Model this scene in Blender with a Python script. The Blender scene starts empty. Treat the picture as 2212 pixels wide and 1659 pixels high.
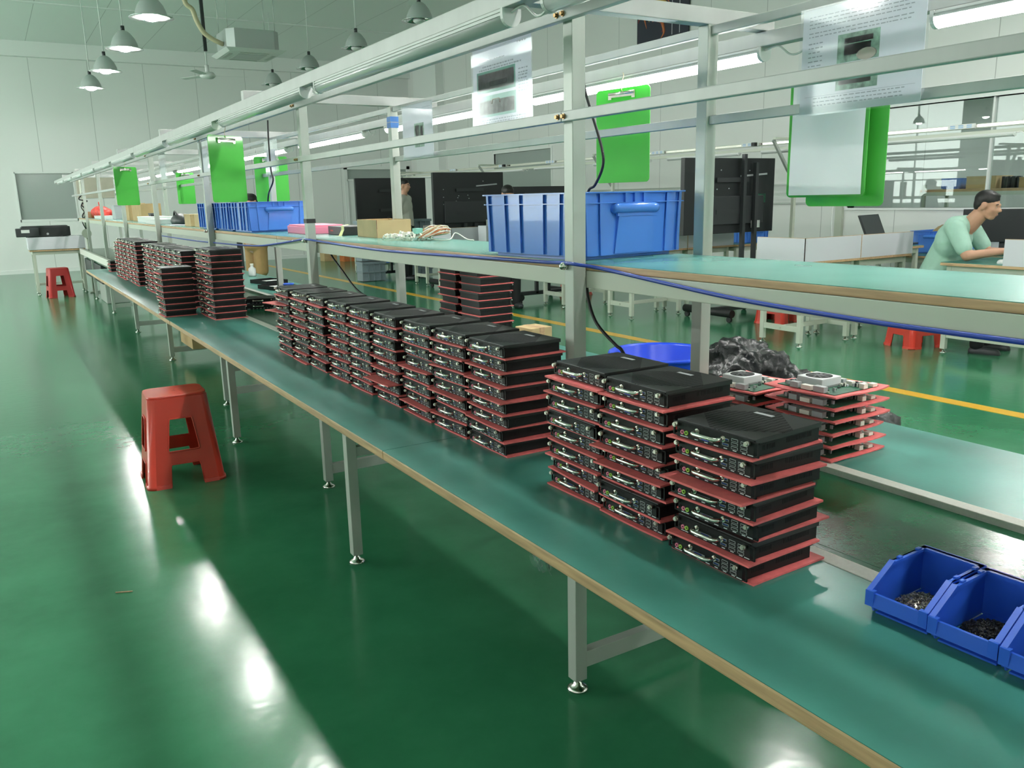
import bpy, bmesh, math, random
from mathutils import Vector, Matrix
random.seed(7)
SC = bpy.context.scene
COL = SC.collection
PI = math.pi

# ------------------------------------------------------------------ materials
def nodes_of(name):
    m = bpy.data.materials.new(name); m.use_nodes = True
    nt = m.node_tree; b = nt.nodes['Principled BSDF']
    return m, nt, b

def mat(name, col, rough=.5, metal=0., spec=.5, noise=None, bump=None, stretch=(1,1,1), coat=0., trans=0., ior=1.45, alpha=1.):
    m, nt, b = nodes_of(name)
    b.inputs['Base Color'].default_value = (*col, 1)
    b.inputs['Roughness'].default_value = rough
    b.inputs['Metallic'].default_value = metal
    b.inputs['Specular IOR Level'].default_value = spec
    b.inputs['Coat Weight'].default_value = coat
    b.inputs['Transmission Weight'].default_value = trans
    b.inputs['IOR'].default_value = ior
    b.inputs['Alpha'].default_value = alpha
    if noise or bump:
        tc = nt.nodes.new('ShaderNodeTexCoord'); mp = nt.nodes.new('ShaderNodeMapping')
        mp.inputs['Scale'].default_value = stretch
        nt.links.new(tc.outputs['Object'], mp.inputs['Vector'])
    if noise:
        n = nt.nodes.new('ShaderNodeTexNoise'); n.inputs['Scale'].default_value = noise[0]; n.inputs['Detail'].default_value = 5
        nt.links.new(mp.outputs['Vector'], n.inputs['Vector'])
        r = nt.nodes.new('ShaderNodeValToRGB')
        a = noise[1]
        r.color_ramp.elements[0].position = .3; r.color_ramp.elements[1].position = .7
        r.color_ramp.elements[0].color = (*[max(0, c*(1-a)) for c in col], 1)
        r.color_ramp.elements[1].color = (*[min(1, c*(1+a)) for c in col], 1)
        nt.links.new(n.outputs['Fac'], r.inputs['Fac']); nt.links.new(r.outputs['Color'], b.inputs['Base Color'])
    if bump:
        n2 = nt.nodes.new('ShaderNodeTexNoise'); n2.inputs['Scale'].default_value = bump[0]; n2.inputs['Detail'].default_value = 3
        nt.links.new(mp.outputs['Vector'], n2.inputs['Vector'])
        bp = nt.nodes.new('ShaderNodeBump'); bp.inputs['Strength'].default_value = bump[1]; bp.inputs['Distance'].default_value = bump[2] if len(bump) > 2 else .01
        nt.links.new(n2.outputs['Fac'], bp.inputs['Height']); nt.links.new(bp.outputs['Normal'], b.inputs['Normal'])
    return m

def glow(name, col, s):
    m = bpy.data.materials.new(name); m.use_nodes = True
    nt = m.node_tree; nt.nodes.clear()
    e = nt.nodes.new('ShaderNodeEmission'); e.inputs['Color'].default_value = (*col, 1); e.inputs['Strength'].default_value = s
    o = nt.nodes.new('ShaderNodeOutputMaterial'); nt.links.new(e.outputs[0], o.inputs[0])
    return m

def math_node(nt, op, a, b=None):
    n = nt.nodes.new('ShaderNodeMath'); n.operation = op
    for i, v in ((0, a), (1, b)):
        if v is None: continue
        if isinstance(v, (int, float)): n.inputs[i].default_value = v
        else: nt.links.new(v, n.inputs[i])
    return n.outputs[0]

def floor_mat():
    m, nt, b = nodes_of('green_epoxy_floor')
    tc = nt.nodes.new('ShaderNodeTexCoord')
    n = nt.nodes.new('ShaderNodeTexNoise'); n.inputs['Scale'].default_value = 1.3; n.inputs['Detail'].default_value = 8; n.inputs['Roughness'].default_value = .65
    nt.links.new(tc.outputs['Object'], n.inputs['Vector'])
    r = nt.nodes.new('ShaderNodeValToRGB')
    r.color_ramp.elements[0].position = .35; r.color_ramp.elements[0].color = (.030, .170, .080, 1)
    r.color_ramp.elements[1].position = .7; r.color_ramp.elements[1].color = (.046, .232, .116, 1)
    nt.links.new(n.outputs['Fac'], r.inputs['Fac'])
    # fine pale scuffs
    mp = nt.nodes.new('ShaderNodeMapping'); mp.inputs['Scale'].default_value = (9, 2.2, 1); mp.inputs['Rotation'].default_value = (0, 0, .6)
    nt.links.new(tc.outputs['Object'], mp.inputs['Vector'])
    n3 = nt.nodes.new('ShaderNodeTexNoise'); n3.inputs['Scale'].default_value = 5; n3.inputs['Detail'].default_value = 9; n3.inputs['Roughness'].default_value = .75
    nt.links.new(mp.outputs['Vector'], n3.inputs['Vector'])
    r3 = nt.nodes.new('ShaderNodeValToRGB'); r3.color_ramp.elements[0].position = .6; r3.color_ramp.elements[1].position = .8
    r3.color_ramp.elements[0].color = (0, 0, 0, 1); r3.color_ramp.elements[1].color = (.10, .10, .10, 1)
    nt.links.new(n3.outputs['Fac'], r3.inputs['Fac'])
    mx = nt.nodes.new('ShaderNodeMixRGB'); mx.inputs['Color2'].default_value = (.14, .36, .24, 1)
    nt.links.new(r3.outputs['Color'], mx.inputs['Fac']); nt.links.new(r.outputs['Color'], mx.inputs['Color1'])
    nt.links.new(mx.outputs['Color'], b.inputs['Base Color'])
    n2 = nt.nodes.new('ShaderNodeTexNoise'); n2.inputs['Scale'].default_value = 16; n2.inputs['Detail'].default_value = 2
    nt.links.new(tc.outputs['Object'], n2.inputs['Vector'])
    bp = nt.nodes.new('ShaderNodeBump'); bp.inputs['Strength'].default_value = .16; bp.inputs['Distance'].default_value = .004
    nt.links.new(n2.outputs['Fac'], bp.inputs['Height']); nt.links.new(bp.outputs['Normal'], b.inputs['Normal'])
    b.inputs['Roughness'].default_value = .17; b.inputs['Specular IOR Level'].default_value = .34
    return m

def panel_mat(name, col, axis, pitch, rough=.38):
    """painted sandwich panel with a thin joint every pitch metres"""
    m, nt, b = nodes_of(name)
    tc = nt.nodes.new('ShaderNodeTexCoord'); sx = nt.nodes.new('ShaderNodeSeparateXYZ')
    nt.links.new(tc.outputs['Object'], sx.inputs[0])
    f = math_node(nt, 'FRACT', math_node(nt, 'DIVIDE', sx.outputs[axis], pitch))
    seam = math_node(nt, 'LESS_THAN', f, .010/pitch)
    mx = nt.nodes.new('ShaderNodeMixRGB'); mx.inputs['Color1'].default_value = (*col, 1); mx.inputs['Color2'].default_value = (*[c*.55 for c in col], 1)
    nt.links.new(seam, mx.inputs['Fac']); nt.links.new(mx.outputs[0], b.inputs['Base Color'])
    b.inputs['Roughness'].default_value = rough
    return m

def perforated_mat():
    """black painted steel lid with a field of small slanted punched holes"""
    m, nt, b = nodes_of('perforated_black_steel')
    tc = nt.nodes.new('ShaderNodeTexCoord'); sx = nt.nodes.new('ShaderNodeSeparateXYZ')
    nt.links.new(tc.outputs['Object'], sx.inputs[0])
    x, y, z = sx.outputs
    u = math_node(nt, 'SINE', math_node(nt, 'MULTIPLY', math_node(nt, 'ADD', x, math_node(nt, 'MULTIPLY', y, .5)), 1500))
    v = math_node(nt, 'SINE', math_node(nt, 'MULTIPLY', y, 560))
    hole = math_node(nt, 'GREATER_THAN', math_node(nt, 'MULTIPLY', u, math_node(nt, 'ADD', math_node(nt, 'MULTIPLY', v, .5), .7)), .22)
    region = math_node(nt, 'LESS_THAN', math_node(nt, 'ADD', math_node(nt, 'ABSOLUTE', math_node(nt, 'DIVIDE', math_node(nt, 'SUBTRACT', x, .085), .085)),
                       math_node(nt, 'ABSOLUTE', math_node(nt, 'DIVIDE', y, .095))), 1.12)
    top = math_node(nt, 'GREATER_THAN', z, .0318)
    f = math_node(nt, 'MULTIPLY', math_node(nt, 'MULTIPLY', hole, region), top)
    mx = nt.nodes.new('ShaderNodeMixRGB'); mx.inputs['Color1'].default_value = (.016, .0175, .018, 1); mx.inputs['Color2'].default_value = (.001, .001, .001, 1)
    nt.links.new(f, mx.inputs['Fac']); nt.links.new(mx.outputs[0], b.inputs['Base Color'])
    nt.links.new(math_node(nt, 'MULTIPLY', math_node(nt, 'SUBTRACT', 1, f), .45), b.inputs['Specular IOR Level'])
    b.inputs['Roughness'].default_value = .42
    return m

def glass_mat(name, tint=(.9, .96, .94), rough=.0, mixf=.12):
    m = bpy.data.materials.new(name); m.use_nodes = True
    nt = m.node_tree; nt.nodes.clear()
    t = nt.nodes.new('ShaderNodeBsdfTransparent'); t.inputs['Color'].default_value = (*tint, 1)
    g = nt.nodes.new('ShaderNodeBsdfGlossy'); g.inputs['Roughness'].default_value = rough; g.inputs['Color'].default_value = (1, 1, 1, 1)
    lw = nt.nodes.new('ShaderNodeLayerWeight'); lw.inputs['Blend'].default_value = .5
    a = math_node(nt, 'ADD', math_node(nt, 'MULTIPLY', math_node(nt, 'POWER', lw.outputs['Facing'], 4), .8), mixf)
    mx = nt.nodes.new('ShaderNodeMixShader'); o = nt.nodes.new('ShaderNodeOutputMaterial')
    nt.links.new(a, mx.inputs[0]); nt.links.new(t.outputs[0], mx.inputs[1]); nt.links.new(g.outputs[0], mx.inputs[2]); nt.links.new(mx.outputs[0], o.inputs[0])
    return m

M = {}
M['floor'] = floor_mat()
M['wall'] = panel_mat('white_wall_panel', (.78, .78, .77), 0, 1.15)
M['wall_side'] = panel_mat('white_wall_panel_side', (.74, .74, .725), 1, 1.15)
M['ceiling'] = panel_mat('ceiling_panel', (.82, .84, .83), 0, 1.15, .5)
M['trim'] = mat('white_trim', (.78, .79, .78), .4)
M['mat'] = mat('teal_rubber_mat', (.048, .205, .170), .30, noise=(7, .10), bump=(90, .05, .002), spec=.5)
M['shelfmat'] = mat('teal_rubber_shelf_mat', (.105, .31, .265), .26, noise=(6, .06))  # paler than the bench mat: grazing wall reflection put into the base colour
M['belt'] = mat('dark_green_belt', (.010, .105, .048), .20, noise=(12, .2), bump=(220, .08, .002))
M['wood'] = mat('pale_wood_edge', (.50, .32, .18), .48, noise=(9, .22), stretch=(9, .8, 9))
M['cream'] = mat('cream_powder_coat', (.50, .53, .45), .35)
M['zinc'] = mat('brushed_aluminium', (.44, .45, .44), .42, metal=.2, noise=(14, .05), stretch=(1, 1, .1))
M['greysteel'] = mat('grey_steel', (.42, .45, .42), .38, metal=.3)
M['railwhite'] = mat('brushed_white_rail', (.62, .61, .56), .5, noise=(160, .05))
M['chrome'] = mat('polished_nickel', (.82, .78, .72), .16, metal=1.)
M['foot'] = mat('chromed_foot', (.72, .70, .66), .22, metal=1.)
M['black'] = mat('black_painted_steel', (.006, .0065, .007), .48, spec=.35)
M['brass'] = mat('tarnished_brass', (.36, .22, .10), .35, metal=.9)
M['nickel'] = mat('dull_nickel', (.58, .54, .48), .28, metal=1.)
M['lid'] = perforated_mat()
M['slot'] = mat('dark_opening', (.003, .003, .003), .7)
M['print'] = mat('white_print', (.62, .66, .68), .6)
M['badge'] = mat('grey_badge', (.38, .40, .41), .45)
M['usb_blue'] = mat('blue_usb_plastic', (.012, .06, .32), .4)
M['vga'] = mat('blue_vga_plastic', (.03, .09, .50), .4)
M['pinkjack'] = mat('pink_jack', (.75, .22, .33), .4)
M['greenjack'] = mat('green_jack', (.36, .62, .10), .4)
M['pad'] = mat('red_pink_foam', (.74, .15, .15), .62, noise=(60, .10), bump=(400, .25, .002))
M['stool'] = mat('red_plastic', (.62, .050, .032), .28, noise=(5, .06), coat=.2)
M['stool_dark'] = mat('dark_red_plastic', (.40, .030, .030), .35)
M['bin'] = mat('glossy_blue_plastic', (.070, .220, .70), .20, coat=.4)
M['bindark'] = mat('blue_picking_bin_plastic', (.026, .105, .56), .34)
M['bucket'] = mat('deep_blue_plastic', (.012, .060, .62), .30)
M['clip'] = mat('green_acrylic', (.13, .60, .11), .12, spec=.6, coat=.3)
M['paper'] = mat('white_paper', (.88, .88, .93), .55)
M['sheetwhite'] = mat('white_sheet', (.90, .90, .93), .5)
def translucent(m, f):
    nt = m.node_tree; b = nt.nodes['Principled BSDF']; o = [n for n in nt.nodes if n.type == 'OUTPUT_MATERIAL'][0]
    t = nt.nodes.new('ShaderNodeBsdfTranslucent'); t.inputs['Color'].default_value = b.inputs['Base Color'].default_value
    mx = nt.nodes.new('ShaderNodeMixShader'); mx.inputs[0].default_value = f
    nt.links.new(b.outputs[0], mx.inputs[1]); nt.links.new(t.outputs[0], mx.inputs[2]); nt.links.new(mx.outputs[0], o.inputs[0])
translucent(M['paper'], .5)
M['paperink'] = mat('printed_grey', (.48, .49, .54), .6)
M['pcb'] = mat('green_circuit_board', (.012, .085, .045), .4, noise=(60, .5))
M['photo_teal'] = mat('printed_teal', (.20, .52, .44), .5, noise=(20, .15))
M['photo_grey'] = mat('printed_device_grey', (.38, .42, .45), .4, noise=(40, .25))
M['photo_green'] = mat('printed_board_green', (.34, .50, .40), .5, noise=(50, .5))
M['sleeve'] = glass_mat('clear_plastic_sleeve', (.97, .98, .99), .08, .03)
translucent(M['clip'], .35)
M['glass'] = glass_mat('window_glass', (.84, .89, .87), .0, .04)
M['frost'] = mat('grey_film_and_unlit_pane', (.34, .38, .36), .16, spec=.5)
M['tube_off'] = mat('opal_tube_cover', (.56, .59, .58), .25, coat=.3)
M['white'] = mat('white_plastic', (.66, .67, .66), .35)
M['board'] = mat('white_melamine_board', (.58, .58, .63), .4)
M['carton'] = mat('brown_cardboard', (.42, .29, .14), .7, noise=(14, .08))
M['carton2'] = mat('tan_cardboard', (.50, .36, .19), .7, noise=(10, .08))
M['screen'] = mat('black_screen_housing', (.016, .018, .020), .38)
M['dark'] = mat('dark_grey_plastic', (.030, .033, .036), .4)
M['rubber'] = mat('black_rubber_cable', (.012, .012, .013), .5)
M['bluecable'] = mat('blue_cable_jacket', (.020, .055, .33), .35)
M['whitecable'] = mat('white_cable_jacket', (.70, .71, .69), .4)
M['yellow'] = mat('yellow_floor_paint', (.72, .40, .035), .3)
M['bagblack'] = mat('black_bin_liner', (.007, .007, .008), .30, bump=(30, .6, .01), spec=.4)
M['orange'] = mat('orange_board', (.55, .16, .05), .5, noise=(15, .2))
M['redbag'] = mat('red_bag', (.62, .055, .04), .45, noise=(12, .2))
M['hose'] = mat('tan_insulation_hose', (.55, .48, .32), .6, bump=(60, .3, .01))
M['lampshade'] = mat('grey_lamp_shade', (.42, .45, .44), .35, metal=.3)
M['reflector'] = mat('bright_lamp_reflector', (.75, .77, .78), .12, metal=.9)
M['bluetape'] = mat('blue_tape', (.02, .17, .55), .4)
M['poster'] = mat('dark_poster', (.035, .035, .055), .35)
M['brown'] = mat('brown_board', (.16, .05, .03), .5)
M['metalpart'] = mat('silver_screws', (.26, .24, .21), .3, metal=.9)
M['blackpart'] = mat('black_screws', (.004, .004, .004), .45)
M['silverfan'] = mat('silver_fan_housing', (.60, .61, .62), .35, metal=.2)
M['connector'] = mat('ivory_connector', (.74, .72, .64), .45)
M['wire'] = mat('cream_wire', (.66, .55, .36), .5)
M['skin'] = mat('skin', (.50, .27, .18), .5, noise=(6, .08))
M['hair'] = mat('black_hair', (.010, .009, .009), .5, noise=(60, .5))
M['picgrey'] = mat('printed_mid_grey', (.22, .23, .24), .5)
M['pp'] = mat('printed_pink', (.62, .50, .44), .5)
M['tee'] = mat('mint_cotton', (.34, .53, .44), .85, noise=(9, .06), bump=(7, .5, .03))
M['greyshirt'] = mat('stone_grey_cotton', (.58, .56, .51), .85, noise=(6, .06), bump=(6, .5, .03))
M['trousers'] = mat('dark_trousers', (.015, .016, .018), .8)
M['pinktop'] = mat('pink_patterned_cotton', (.58, .36, .33), .8, noise=(18, .25))
M['khaki'] = mat('khaki_cotton', (.34, .21, .09), .8, noise=(8, .1))
M['darktop'] = mat('dark_blue_cotton', (.03, .04, .07), .8)
M['eyewhite'] = mat('eye_white', (.7, .68, .64), .3)
M['lip'] = mat('lips', (.36, .14, .11), .5)
M['tube_on'] = glow('lit_tube', (1., 1., .96), 17.)
M['bulb'] = glow('lit_lamp_bulb', (1., 1., .96), 220.)
M['led_red'] = glow('red_indicator', (1, .05, .04), 4.)
M['panel_on'] = glow('lit_ceiling_panel', (.95, 1., 1.), 9.)
# ------------------------------------------------------------------ mesh builder
class MB:
    def __init__(s): s.v, s.f, s.m, s.sm = [], [], [], []
    def add(s, vs, fs, mi=0, smooth=False, T=None):
        o = len(s.v)
        for p in vs:
            p = Vector(p)
            s.v.append(tuple(T @ p) if T is not None else tuple(p))
        for f in fs: s.f.append([o+i for i in f]); s.m.append(mi); s.sm.append(smooth)
        return s
    def box(s, a, b, mi=0, T=None, taper=None):
        (x0, y0, z0), (x1, y1, z1) = a, b
        v = [(x0,y0,z0),(x1,y0,z0),(x1,y1,z0),(x0,y1,z0),(x0,y0,z1),(x1,y0,z1),(x1,y1,z1),(x0,y1,z1)]
        if taper:
            cx, cy = (x0+x1)/2, (y0+y1)/2
            v = [((cx+(p[0]-cx)*taper, cy+(p[1]-cy)*taper, p[2]) if p[2] == z0 else p) for p in v]
        return s.add(v, [(0,3,2,1),(4,5,6,7),(0,1,5,4),(1,2,6,5),(2,3,7,6),(3,0,4,7)], mi, False, T)
    def bar(s, p0, p1, w, h, mi=0, up=(0,0,1)):
        p0, p1 = Vector(p0), Vector(p1); d = (p1-p0).normalized(); u = Vector(up)
        if abs(d.dot(u)) > .99: u = Vector((1,0,0))
        r = d.cross(u).normalized(); u = r.cross(d)
        vs = []
        for p in (p0, p1):
            for a, b in ((-1,-1),(1,-1),(1,1),(-1,1)): vs.append(p + r*a*w/2 + u*b*h/2)
        return s.add(vs, [(3,2,1,0),(4,5,6,7),(0,1,5,4),(1,2,6,5),(2,3,7,6),(3,0,4,7)], mi)
    def cone(s, p0, p1, r0, r1, n=16, mi=0, caps=True):
        p0, p1 = Vector(p0), Vector(p1); d = (p1-p0).normalized()
        u = Vector((0,0,1)) if abs(d.z) < .9 else Vector((1,0,0))
        a = d.cross(u).normalized(); b = d.cross(a)
        vs = [p0 + (a*math.cos(2*PI*i/n)+b*math.sin(2*PI*i/n))*r0 for i in range(n)] + [p1 + (a*math.cos(2*PI*i/n)+b*math.sin(2*PI*i/n))*r1 for i in range(n)]
        s.add(vs, [(i, i+n, (i+1)%n+n, (i+1)%n) for i in range(n)], mi, True)
        if caps:
            o = len(s.v)-2*n
            s.f.append([o+i for i in range(n)]); s.m.append(mi); s.sm.append(False)
            s.f.append([o+n+i for i in range(n)][::-1]); s.m.append(mi); s.sm.append(False)
        return s
    def cyl(s, p0, p1, r, n=16, mi=0): return s.cone(p0, p1, r, r, n, mi)
    def tube(s, pts, r, n=8, mi=0, closed=False):
        pts = [Vector(p) for p in pts]; k = len(pts); rings = []; prev = None
        for i, p in enumerate(pts):
            t = (pts[min(i+1,k-1)] - pts[max(i-1,0)]).normalized()
            if prev is None:
                u = Vector((0,0,1)) if abs(t.z) < .9 else Vector((1,0,0)); a = t.cross(u).normalized()
            else: a = (prev - t*prev.dot(t)).normalized()
            prev = a; b = t.cross(a)
            rr = r[i] if isinstance(r, (list, tuple)) else r
            rings.append([p + (a*math.cos(2*PI*j/n)+b*math.sin(2*PI*j/n))*rr for j in range(n)])
        vs = [q for rg in rings for q in rg]; fs = []
        for i in range(k-1):
            for j in range(n): fs.append((i*n+j, (i+1)*n+j, (i+1)*n+(j+1)%n, i*n+(j+1)%n))
        s.add(vs, fs, mi, True)
        o = len(s.v)-len(vs)
        s.f.append([o+j for j in range(n)]); s.m.append(mi); s.sm.append(False)
        s.f.append([o+(k-1)*n+j for j in range(n)][::-1]); s.m.append(mi); s.sm.append(False)
        return s
    def lathe(s, prof, c=(0,0,0), n=32, mi=0, smooth=True, ax=None):
        c = Vector(c); vs = []; fs = []
        for r, z in prof:
            for i in range(n): vs.append(c + Vector((r*math.cos(2*PI*i/n), r*math.sin(2*PI*i/n), z)))
        for k in range(len(prof)-1):
            for i in range(n): fs.append((k*n+i, k*n+(i+1)%n, (k+1)*n+(i+1)%n, (k+1)*n+i))
        return s.add(vs, fs, mi, smooth)
    def ball(s, c, r, n=12, mi=0, sc=(1,1,1), R=None):
        c = Vector(c); vs = []; fs = []; m = max(6, n//2+1)
        for k in range(m+1):
            t = PI*k/m
            for i in range(n):
                q = Vector((math.sin(t)*math.cos(2*PI*i/n)*sc[0], math.sin(t)*math.sin(2*PI*i/n)*sc[1], math.cos(t)*sc[2]))*r
                vs.append(c + (R @ q if R is not None else q))
        for k in range(m):
            for i in range(n): fs.append((k*n+i, (k+1)*n+i, (k+1)*n+(i+1)%n, k*n+(i+1)%n))
        return s.add(vs, fs, mi, True)
    def prism(s, poly, z0, z1, mi=0, T=None):
        n = len(poly)
        vs = [(x, y, z0) for x, y in poly] + [(x, y, z1) for x, y in poly]
        fs = [tuple(range(n))[::-1], tuple(range(n, 2*n))] + [(i, (i+1)%n, (i+1)%n+n, i+n) for i in range(n)]
        return s.add(vs, fs, mi, False, T)
    def mesh(s, name, mats, bevel=0, weld=False):
        me = bpy.data.meshes.new(name)
        me.from_pydata(s.v, [], s.f)
        for m in mats: me.materials.append(m)
        for p, mi, sm in zip(me.polygons, s.m, s.sm): p.material_index = mi; p.use_smooth = sm
        bm = bmesh.new(); bm.from_mesh(me)
        if weld or bevel: bmesh.ops.remove_doubles(bm, verts=bm.verts, dist=1e-5)
        bmesh.ops.recalc_face_normals(bm, faces=bm.faces)
        if bevel:
            es = [e for e in bm.edges if len(e.link_faces) == 2 and e.calc_face_angle(0) > .6]
            bmesh.ops.bevel(bm, geom=es, offset=bevel, segments=2, affect='EDGES', profile=.6, clamp_overlap=True)
        bm.to_mesh(me); bm.free()
        return me
    def build(s, name, mats, parent=None, loc=(0,0,0), rz=0, bevel=0, weld=False):
        if not isinstance(mats, (list, tuple)): mats = [mats]
        o = bpy.data.objects.new(name, s.mesh(name, mats, bevel, weld))
        COL.objects.link(o); o.location = loc; o.rotation_euler = (0, 0, rz)
        if parent is not None: o.parent = parent
        return o

def tag(o, label, cat, group=None, kind=None):
    o['label'] = label; o['category'] = cat
    if group: o['group'] = group
    if kind: o['kind'] = kind
    return o

def thing(name, label, cat, loc=(0,0,0), rz=0, group=None):
    o = bpy.data.objects.new(name, None); COL.objects.link(o)
    o.empty_display_size = .05
    o.location = loc; o.rotation_euler = (0, 0, rz)
    return tag(o, label, cat, group)

def structure(o, label=None):
    o['kind'] = 'structure'
    if label: o['label'] = label; o['category'] = o.name.split('_')[0]
    return o

def children(o): return CH.get(o.name, [])
CH = {}
def index_children(root):
    """remember the tree of a prototype so that copies need no scan"""
    CH[root.name] = list(root.children)
    for c in root.children: index_children(c)

def copy_tree(o, parent=None):
    c = o.copy(); COL.objects.link(c)
    if parent is not None: c.parent = parent
    for ch in CH.get(o.name, []): copy_tree(ch, c)
    return c

def place(o, loc, rz=0, label=None, group=None, cat=None):
    o.location = loc; o.rotation_euler = (0, 0, rz)
    if label: o['label'] = label
    if cat: o['category'] = cat
    if group: o['group'] = group
    return o

def arc_path(pts, k=6):
    """smooth polyline through points (Catmull-Rom)"""
    P = [Vector(p) for p in pts]; out = []
    for i in range(len(P)-1):
        p0, p1, p2, p3 = P[max(i-1,0)], P[i], P[i+1], P[min(i+2,len(P)-1)]
        for j in range(k):
            t = j/k
            out.append(.5*((2*p1)+(p2-p0)*t+(2*p0-5*p1+4*p2-p3)*t*t+(3*p1-p0-3*p2+p3)*t**3))
    out.append(P[-1]); return out

ORD = ['first','second','third','fourth','fifth','sixth','seventh','eighth','ninth','tenth','eleventh','twelfth','thirteenth','fourteenth']

# ------------------------------------------------------------------ camera
W, H, F = 2212, 1659, 1808.
CAMZ = 1.414
vy = Vector((-27-W/2, 453-H/2, F)).normalized()
vz = -Vector((1290-W/2, 8950-H/2, F)).normalized()
vz = (vz - vy*vz.dot(vy)).normalized()
vx = vy.cross(vz)
col = lambda k: Vector((vx[k], vy[k], vz[k]))
cx_, cy_, cz_ = col(0), -col(1), -col(2)
cam = bpy.data.cameras.new('camera'); camo = bpy.data.objects.new('camera', cam); COL.objects.link(camo)
camo.matrix_world = Matrix(((cx_.x, cy_.x, cz_.x, 0), (cx_.y, cy_.y, cz_.y, 0), (cx_.z, cy_.z, cz_.z, CAMZ), (0,0,0,1)))
cam.sensor_width = 36; cam.lens = F/W*36; cam.clip_start = .05; cam.clip_end = 100
SC.camera = camo
SC.view_settings.view_transform = 'Standard'; SC.view_settings.look = 'None'
SC.view_settings.gamma = 1; SC.view_settings.use_curve_mapping = False
SC.view_settings.exposure = 0.95
# ------------------------------------------------------------------ the room
XL, XR, YB, YF, ZC = -7.0, 10.1, -6.0, 21.7, 4.90
structure(MB().box((XL-.2, YB-.2, -.12), (16.0, YF+.2, 0)).build('floor', M['floor']), 'glossy green epoxy factory floor')
structure(MB().box((XL-.2, YB-.2, ZC), (XR+.2, YF+.2, ZC+.12)).build('ceiling', M['ceiling']), 'pale panelled factory ceiling')
# far wall with a window and a double door
WX0, WX1, WZ0, WZ1 = .61, 1.72, 1.178, 2.17
DX0, DX1, DZ1 = 8.20, 9.95, 2.26
w = MB()
w.box((XL-.2, YF, 0), (WX0, YF+.14, ZC)).box((WX0, YF, 0), (WX1, YF+.14, WZ0)).box((WX0, YF, WZ1), (WX1, YF+.14, ZC))
w.box((WX1, YF, 0), (DX0, YF+.14, ZC)).box((DX0, YF, DZ1), (DX1, YF+.14, ZC)).box((DX1, YF, 0), (XR+.2, YF+.14, ZC))
structure(w.build('wall_far', M['wall']), 'white panelled end wall')
wn = structure(MB().box((WX0, YF+.04, WZ0), (WX1, YF+.06, WZ1)).build('window_1', M['frost']), 'grey filmed window in the end wall')
fr = MB()
for a, b in (((WX0-.02, YF-.012, WZ0-.05), (WX1+.02, YF+.03, WZ0)), ((WX0-.02, YF-.012, WZ1), (WX1+.02, YF+.03, WZ1+.03)), ((WX0-.03, YF-.012, WZ0-.05), (WX0, YF+.03, WZ1+.03)), ((WX1, YF-.012, WZ0-.05), (WX1+.03, YF+.03, WZ1+.03))): fr.box(a, b)
fr.build('window_frame', M['trim'], wn)
d = structure(MB().box((DX0+.02, YF+.03, .01), ((DX0+DX1)/2-.005, YF+.08, DZ1-.32)).box(((DX0+DX1)/2+.005, YF+.03, .01), (DX1-.02, YF+.08, DZ1-.32)).build('door_1', M['trim']), 'white double door in the end wall')
f = MB()
f.box((DX0-.07, YF-.02, 0), (DX0+.02, YF+.1, DZ1+.06)).box((DX1-.02, YF-.02, 0), (DX1+.07, YF+.1, DZ1+.06)).box((DX0-.07, YF-.02, DZ1-.02), (DX1+.07, YF+.1, DZ1+.06)).box((DX0, YF-.02, DZ1-.32), (DX1, YF+.1, DZ1-.27))
f.build('door_frame', M['trim'], d)
MB().box((DX0+.02, YF+.04, DZ1-.27), (DX1-.02, YF+.06, DZ1-.02)).build('transom_pane', M['frost'], d)
MB().cyl(((DX0+DX1)/2-.07, YF-.03, 1.02), ((DX0+DX1)/2-.07, YF+.03, 1.02), .012).cyl(((DX0+DX1)/2-.07, YF-.03, 1.02), ((DX0+DX1)/2-.2, YF-.03, 1.02), .010).build('door_handle', M['chrome'], d)
structure(MB().box((XL, YF-.16, 4.59), (XR, YF, ZC)).build('trim_1', M['trim']), 'cornice box along the end wall')
structure(MB().box((XL, YF-.02, 0), (DX0-.07, YF, .08)).build('baseboard_far', M['trim']), 'white baseboard of the end wall')
for i, y in enumerate((17.55, 13.3, 9.1, 4.9, .7)):
    structure(MB().box((XL, y-.05, ZC-.018), (XR, y+.05, ZC)).build('trim_%d' % (i+2), M['trim']), 'ceiling joint strip')
# right wall, window onto the next room, grey window further along, pilaster
SY0, SY1, SZ0, SZ1 = .6, 7.63, 1.176, 2.44
GY0, GY1, GZ0, GZ1 = 14.87, 17.2, 1.30, 2.40
w = MB()
w.box((XR, YB-.2, 0), (XR+.14, SY0, ZC)).box((XR, SY0, 0), (XR+.14, SY1, SZ0)).box((XR, SY0, SZ1), (XR+.14, SY1, ZC))
w.box((XR, SY1, 0), (XR+.14, GY0, ZC)).box((XR, GY0, 0), (XR+.14, GY1, GZ0)).box((XR, GY0, GZ1), (XR+.14, GY1, ZC)).box((XR, GY1, 0), (XR+.14, YF, ZC))
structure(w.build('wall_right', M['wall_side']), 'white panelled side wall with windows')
structure(MB().box((XR-.02, SY0, 0), (XR, SY1, .08)).box((XR-.02, SY1, 0), (XR, YF, .08)).build('baseboard_right', M['trim']), 'white baseboard of the side wall')
w2 = structure(MB().box((XR+.06, SY0, SZ0), (XR+.068, SY1, SZ1)).build('window_2', M['glass']), 'long glass window onto the next room')
fr = MB()
fr.box((XR-.03, SY0, SZ0-.03), (XR+.14, SY1+.03, SZ0)).box((XR-.015, SY0, SZ1), (XR+.14, SY1+.03, SZ1+.05)).box((XR-.015, SY1, SZ0), (XR+.14, SY1+.05, SZ1+.05))
for y in (5.75, 3.9, 2.0): fr.box((XR+.03, y-.012, SZ0), (XR+.10, y+.012, SZ1))
fr.build('window_frame', M['trim'], w2)
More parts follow.
